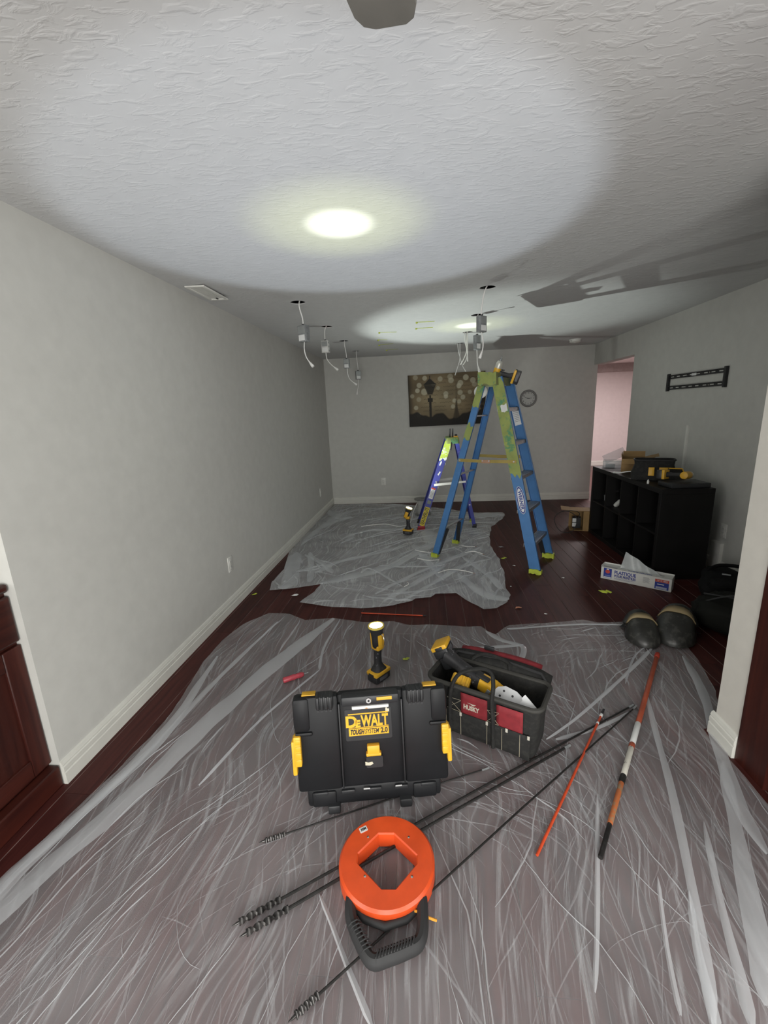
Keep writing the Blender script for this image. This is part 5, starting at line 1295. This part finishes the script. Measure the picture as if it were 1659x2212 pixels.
# ------------------------------------------------------------------ knee pads and dark bags by the partition
m_kpad = worn('knee_pad_shell', (0.022, 0.022, 0.020), (0.050, 0.049, 0.044), .48, .38, 16)
m_tan = M('tan_band', (.26, .20, .105), .7)
def kneepad(label, loc, rz, sc):
    t = thing('knee_pad', label, 'knee pad', loc, rz, 'pair of knee pads on the sheet')
    nu, nv = 20, 9; rings = []
    def P(u, v, s=1.0):
        a = u*2*PI; r = math.cos(v*PI/2)**.55; x = .105*sc*r*math.cos(a)*s; y = .15*sc*r*math.sin(a)*s
        z = (.125*sc)*math.sin(v*PI/2)**.9*s*(1+.50*(y/.15))
        return (x*(1-.12*(y/.15)), y, z+.004)
    vs = []; fs = []
    for j in range(nv):
        for i in range(nu): vs.append(P(i/nu, min(.985, j/(nv-1))))
    for j in range(nv-1):
        for i in range(nu): fs.append((j*nu+i, j*nu+(i+1) % nu, (j+1)*nu+(i+1) % nu, (j+1)*nu+i))
    fs.append(tuple(range((nv-1)*nu, nv*nu))); fs.append(tuple(range(nu-1, -1, -1)))
    s = MB().add(vs, fs).build('shell', m_kpad, t, smooth=60)
    # tan fabric band across the upper third
    vs = []; fs = []; n = 14
    for i in range(n+1):
        x = -.088*sc+.176*sc*i/n
        for y in (.020*sc, .068*sc):
            rr_ = min(.98, math.hypot(x/(.105*sc*(1-.12*(y/.15))), y/(.15*sc))); v = math.acos(rr_**(1/.55))/(PI/2)
            z = .125*sc*math.sin(v*PI/2)**.9*(1+.50*(y/.15))+.006; vs.append((x, y, z))
    for i in range(n): fs.append((2*i, 2*i+1, 2*i+3, 2*i+2))
    b = MB().add(vs, fs).build('band', m_tan, t, smooth=60); so = b.modifiers.new('s', 'SOLIDIFY'); so.thickness = .006; so.offset = 1
    for sx in (-1, 1): MB().tube([(sx*.08*sc, .06, .03), (sx*.11*sc, .10, .012), (sx*.07*sc, .16, .010)], .010, 8, flat=.35).build('strap', m_rubber, t)
    MB().tube(catmull([(-.085*sc, .10*sc, .04), (-.05*sc, .13*sc, .10*sc), (.0, .135*sc, .125*sc), (.05*sc, .13*sc, .10*sc), (.085*sc, .10*sc, .04)], 5), .026*sc, 10).build('upper_pad', m_kpad, t)
    MB().tube(catmull([(.0, -.135*sc, .02), (.0, -.10*sc, .055*sc), (.0, -.05*sc, .095*sc), (0, .0, .123*sc)], 5), .006*sc, 8).build('ridge', m_rubber, s)
    return t
kneepad('black knee pad with a narrow tan band, left one of the pair', (1.325, 2.560, .010), R(-14), .90)
kneepad('black knee pad with a broad tan band, right one of the pair', (1.530, 2.585, .010), R(-34), 1.08)
def blob(name, label, cat, loc, rz, dims, mat, seed, extra):
    t = thing(name, label, cat, loc, rz); nu, nv = 36, 18; vs = []; fs = []
    for j in range(nv+1):
        v = -PI/2+PI*j/nv
        for i in range(nu):
            a = 2*PI*i/nu; p = Vector((math.cos(v)*math.cos(a), math.cos(v)*math.sin(a), math.sin(v)))
            q = Vector([math.copysign(abs(c)**.62, c) for c in p])
            k = 1+.16*noise.noise(q*1.7+Vector((seed, 0, 0)))+.07*noise.noise(q*4+Vector((0, seed, 0)))
            vs.append((q.x*dims[0]/2*k, q.y*dims[1]/2*k, max(.0, (q.z*.5+.5)*dims[2]*(.85+.3*(k-1)*3))))
    for j in range(nv):
        for i in range(nu): fs.append((j*nu+i, j*nu+(i+1) % nu, (j+1)*nu+(i+1) % nu, (j+1)*nu+i))
    s = MB().add(vs, fs).build('body', mat, t, smooth=70)
    extra(t, s, dims)
    return t
m_bagk = M('black_nylon', (.0045, .0045, .005), .8, spec=.2, var=.2, scale=9, bump=.5, bscale=30)
m_bagg = M('dark_olive_nylon', (.0075, .008, .0065), .8, spec=.2, var=.2, scale=9, bump=.5, bscale=30)
def ex1(t, s, d):
    MB().tube(catmull([(-d[0]*.4, -.1, d[2]*.7), (-.1, -d[1]*.2, d[2]*1.12), (.1, -d[1]*.1, d[2]*1.15), (d[0]*.35, 0, d[2]*.8)], 6), .014, 8, flat=.4).build('handle', m_rubber, t)
    MB().tube([(-d[0]*.42, -.02, d[2]*.86), (0, -.02, d[2]*1.03), (d[0]*.42, -.02, d[2]*.86)], .006, 8).build('zip', m_rubber, s)
    MB().cbox((-.02, -d[1]*.48, d[2]*.45), (.16, .02, .09), .008).build('pocket', m_bagg, s)
def ex2(t, s, d):
    MB().tube(catmull([(-d[0]*.4, .05, d[2]*.6), (-.1, .0, d[2]*1.05), (.15, .05, d[2]*.95), (d[0]*.4, .0, d[2]*.5)], 6), .02, 8, flat=.5).build('sleeve', m_bagk, t)
    MB().cbox((-.06, -.10, d[2]*.93), (.05, .02, .006), .002).build('zip_pull', m_steel, s)
blob('duffel_bag', 'dark olive duffel bag on the floor behind the knee pads', 'bag', (2.00, 2.60, .002), R(-52), (.66, .40, .23), m_bagg, 2.0, ex1)
blob('duffel_bag', 'small black bag heaped between the shelf and the olive bag', 'bag', (2.20, 3.10, .002), R(-30), (.40, .34, .25), m_bagk, 5.0, ex2)

# ------------------------------------------------------------------ wire spool and small debris
t = thing('wire_spool', 'grey wire spool standing behind the short violet ladder', 'spool', (-.055, 5.93, .012))
MB().lathe([(.115, 0), (.115, .012)], 28).build('flange', M('spool_grey', (.20, .20, .19), .5), t)
MB().lathe([(.118, .215), (.118, .228), (.03, .228), (.03, .215)], 28, cap=False).build('flange', MATS['spool_grey'], t)
MB().lathe([(.075, .012), (.078, .06), (.074, .15), (.076, .215)], 28).build('winding', M('cable_winding', (.50, .50, .48), .5, var=.12, scale=8, stretch=(1, 1, 30)), t)
MB().tube(catmull([(-.07, -.05, .19), (-.13, -.25, .09), (-.16, -.6, .04), (-.28, -.75, .03), (-.5, -.62, .03), (-.78, -.72, .03)], 8), .005, 8).build('cable_tail', m_cable, t)
def scrap(label, name, cat, x, y, rz, s, mat, z=.004, group=None):
    r = random.Random(int(x*1000+y*77)); t = thing(name, label, cat, (x, y, z), rz, group)
    P = [(math.cos(a)*s*r.uniform(.5, 1.1), math.sin(a)*s*r.uniform(.25, .6), r.uniform(0, .25)*s) for a in np.linspace(0, 2*PI, 8)[:-1]]
    m_ = MB().add(P+[(0, 0, .35*s)], [(i, (i+1) % 7, 7) for i in range(7)]).build('scrap', mat, t, smooth=None)
    so = m_.modifiers.new('s', 'SOLIDIFY'); so.thickness = .0012
    if mat is m_tape: MB().add([(.2*s, -.1*s, .3*s), (1.1*s, .1*s, .1*s), (1.2*s, .45*s, .25*s), (.3*s, .3*s, .5*s)], [(0, 1, 2, 3)]).build('curl', mat, t, smooth=None)
scrap('crumpled lime tape on the bare floor before the film carton', 'tape_scrap', 'tape', 1.37, 3.26, R(-40), .045, m_tape)
scrap('bit of lime tape on the sheet right of the lit torch', 'tape_scrap', 'tape', -.145, 2.28, R(10), .022, m_tape, .01)
scrap('bit of lime tape on the floor against the left baseboard', 'tape_scrap', 'tape', -1.46, 3.22, R(30), .022, m_tape)
scrap('bit of lime tape on the floor between the tall ladder legs', 'tape_scrap', 'tape', .735, 4.06, 0, .03, m_tape)
scrap('orange scrap of paper on the bare floor between the sheets', 'paper_scrap', 'debris', .66, 2.985, R(10), .03, M('salmon_paper', (.55, .24, .14), .7))
scrap('round white scrap on the bare floor right of the ladder', 'paper_scrap', 'debris', 1.155, 3.56, 0, .016, m_paper)
scrap('grey white scrap on the floor between the ladder feet', 'paper_scrap', 'debris', .80, 3.86, R(-30), .02, m_paper)
scrap('white paper scrap on the sheet behind the ladder rail', 'paper_scrap', 'debris', .78, 4.42, R(-10), .03, MATS['label_grey'])
scrap('tiny white crumb on the floor beside the near ladder foot', 'paper_scrap', 'debris', .68, 3.38, 0, .011, m_paper)
scrap('pale crumb on the floor in front of the far sheet corner', 'paper_scrap', 'debris', .83, 2.89, 0, .012, m_paper)
scrap('white plaster chip on the sheet by the left wall', 'paper_scrap', 'debris', -.80, 4.98, R(20), .03, m_paper, .02)
scrap('white plaster chip on the floor at the tip of the far sheet', 'paper_scrap', 'debris', -1.10, 3.20, R(20), .04, m_paper, .004)
for lab, P in (('white cable offcut curling below the near rear ladder foot', [(-.10, 4.02), (.0, 3.95), (.11, 3.98)]), ('white cable offcut lying left of the ladder foot on the sheet', [(-.13, 4.28), (-.07, 4.22), (.02, 4.20), (.06, 4.16)]),
               ('curved white cable offcut nearest the front of the far sheet', [(-.20, 3.32), (-.165, 3.36), (-.175, 3.42)]), ('long white cable offcut in the middle of the far sheet', [(.09, 3.63), (.2, 3.70), (.33, 3.68), (.40, 3.62)]),
               ('white cable offcut right of the dark rear ladder foot', [(.36, 4.42), (.42, 4.36), (.50, 4.38)]), ('white cable offcut near the right edge of the far sheet', [(.38, 4.18), (.47, 4.20), (.55, 4.14)])):
    t = thing('cable_offcut', lab, 'cable', (P[0][0], P[0][1], .030), 0, 'cable offcuts on the far sheet')
    C = catmull([(x-P[0][0], y-P[0][1], .004*math.sin(i*2)) for i, (x, y) in enumerate(P)], 6)
    MB().tube(C, .0042, 8).build('sheath', m_cable, t)
    MB().tube([C[-1], C[-1]+(C[-1]-C[-3]).normalized()*.02], .002, 6).build('core', M('copper', (.5, .22, .1), .35, .9), t)
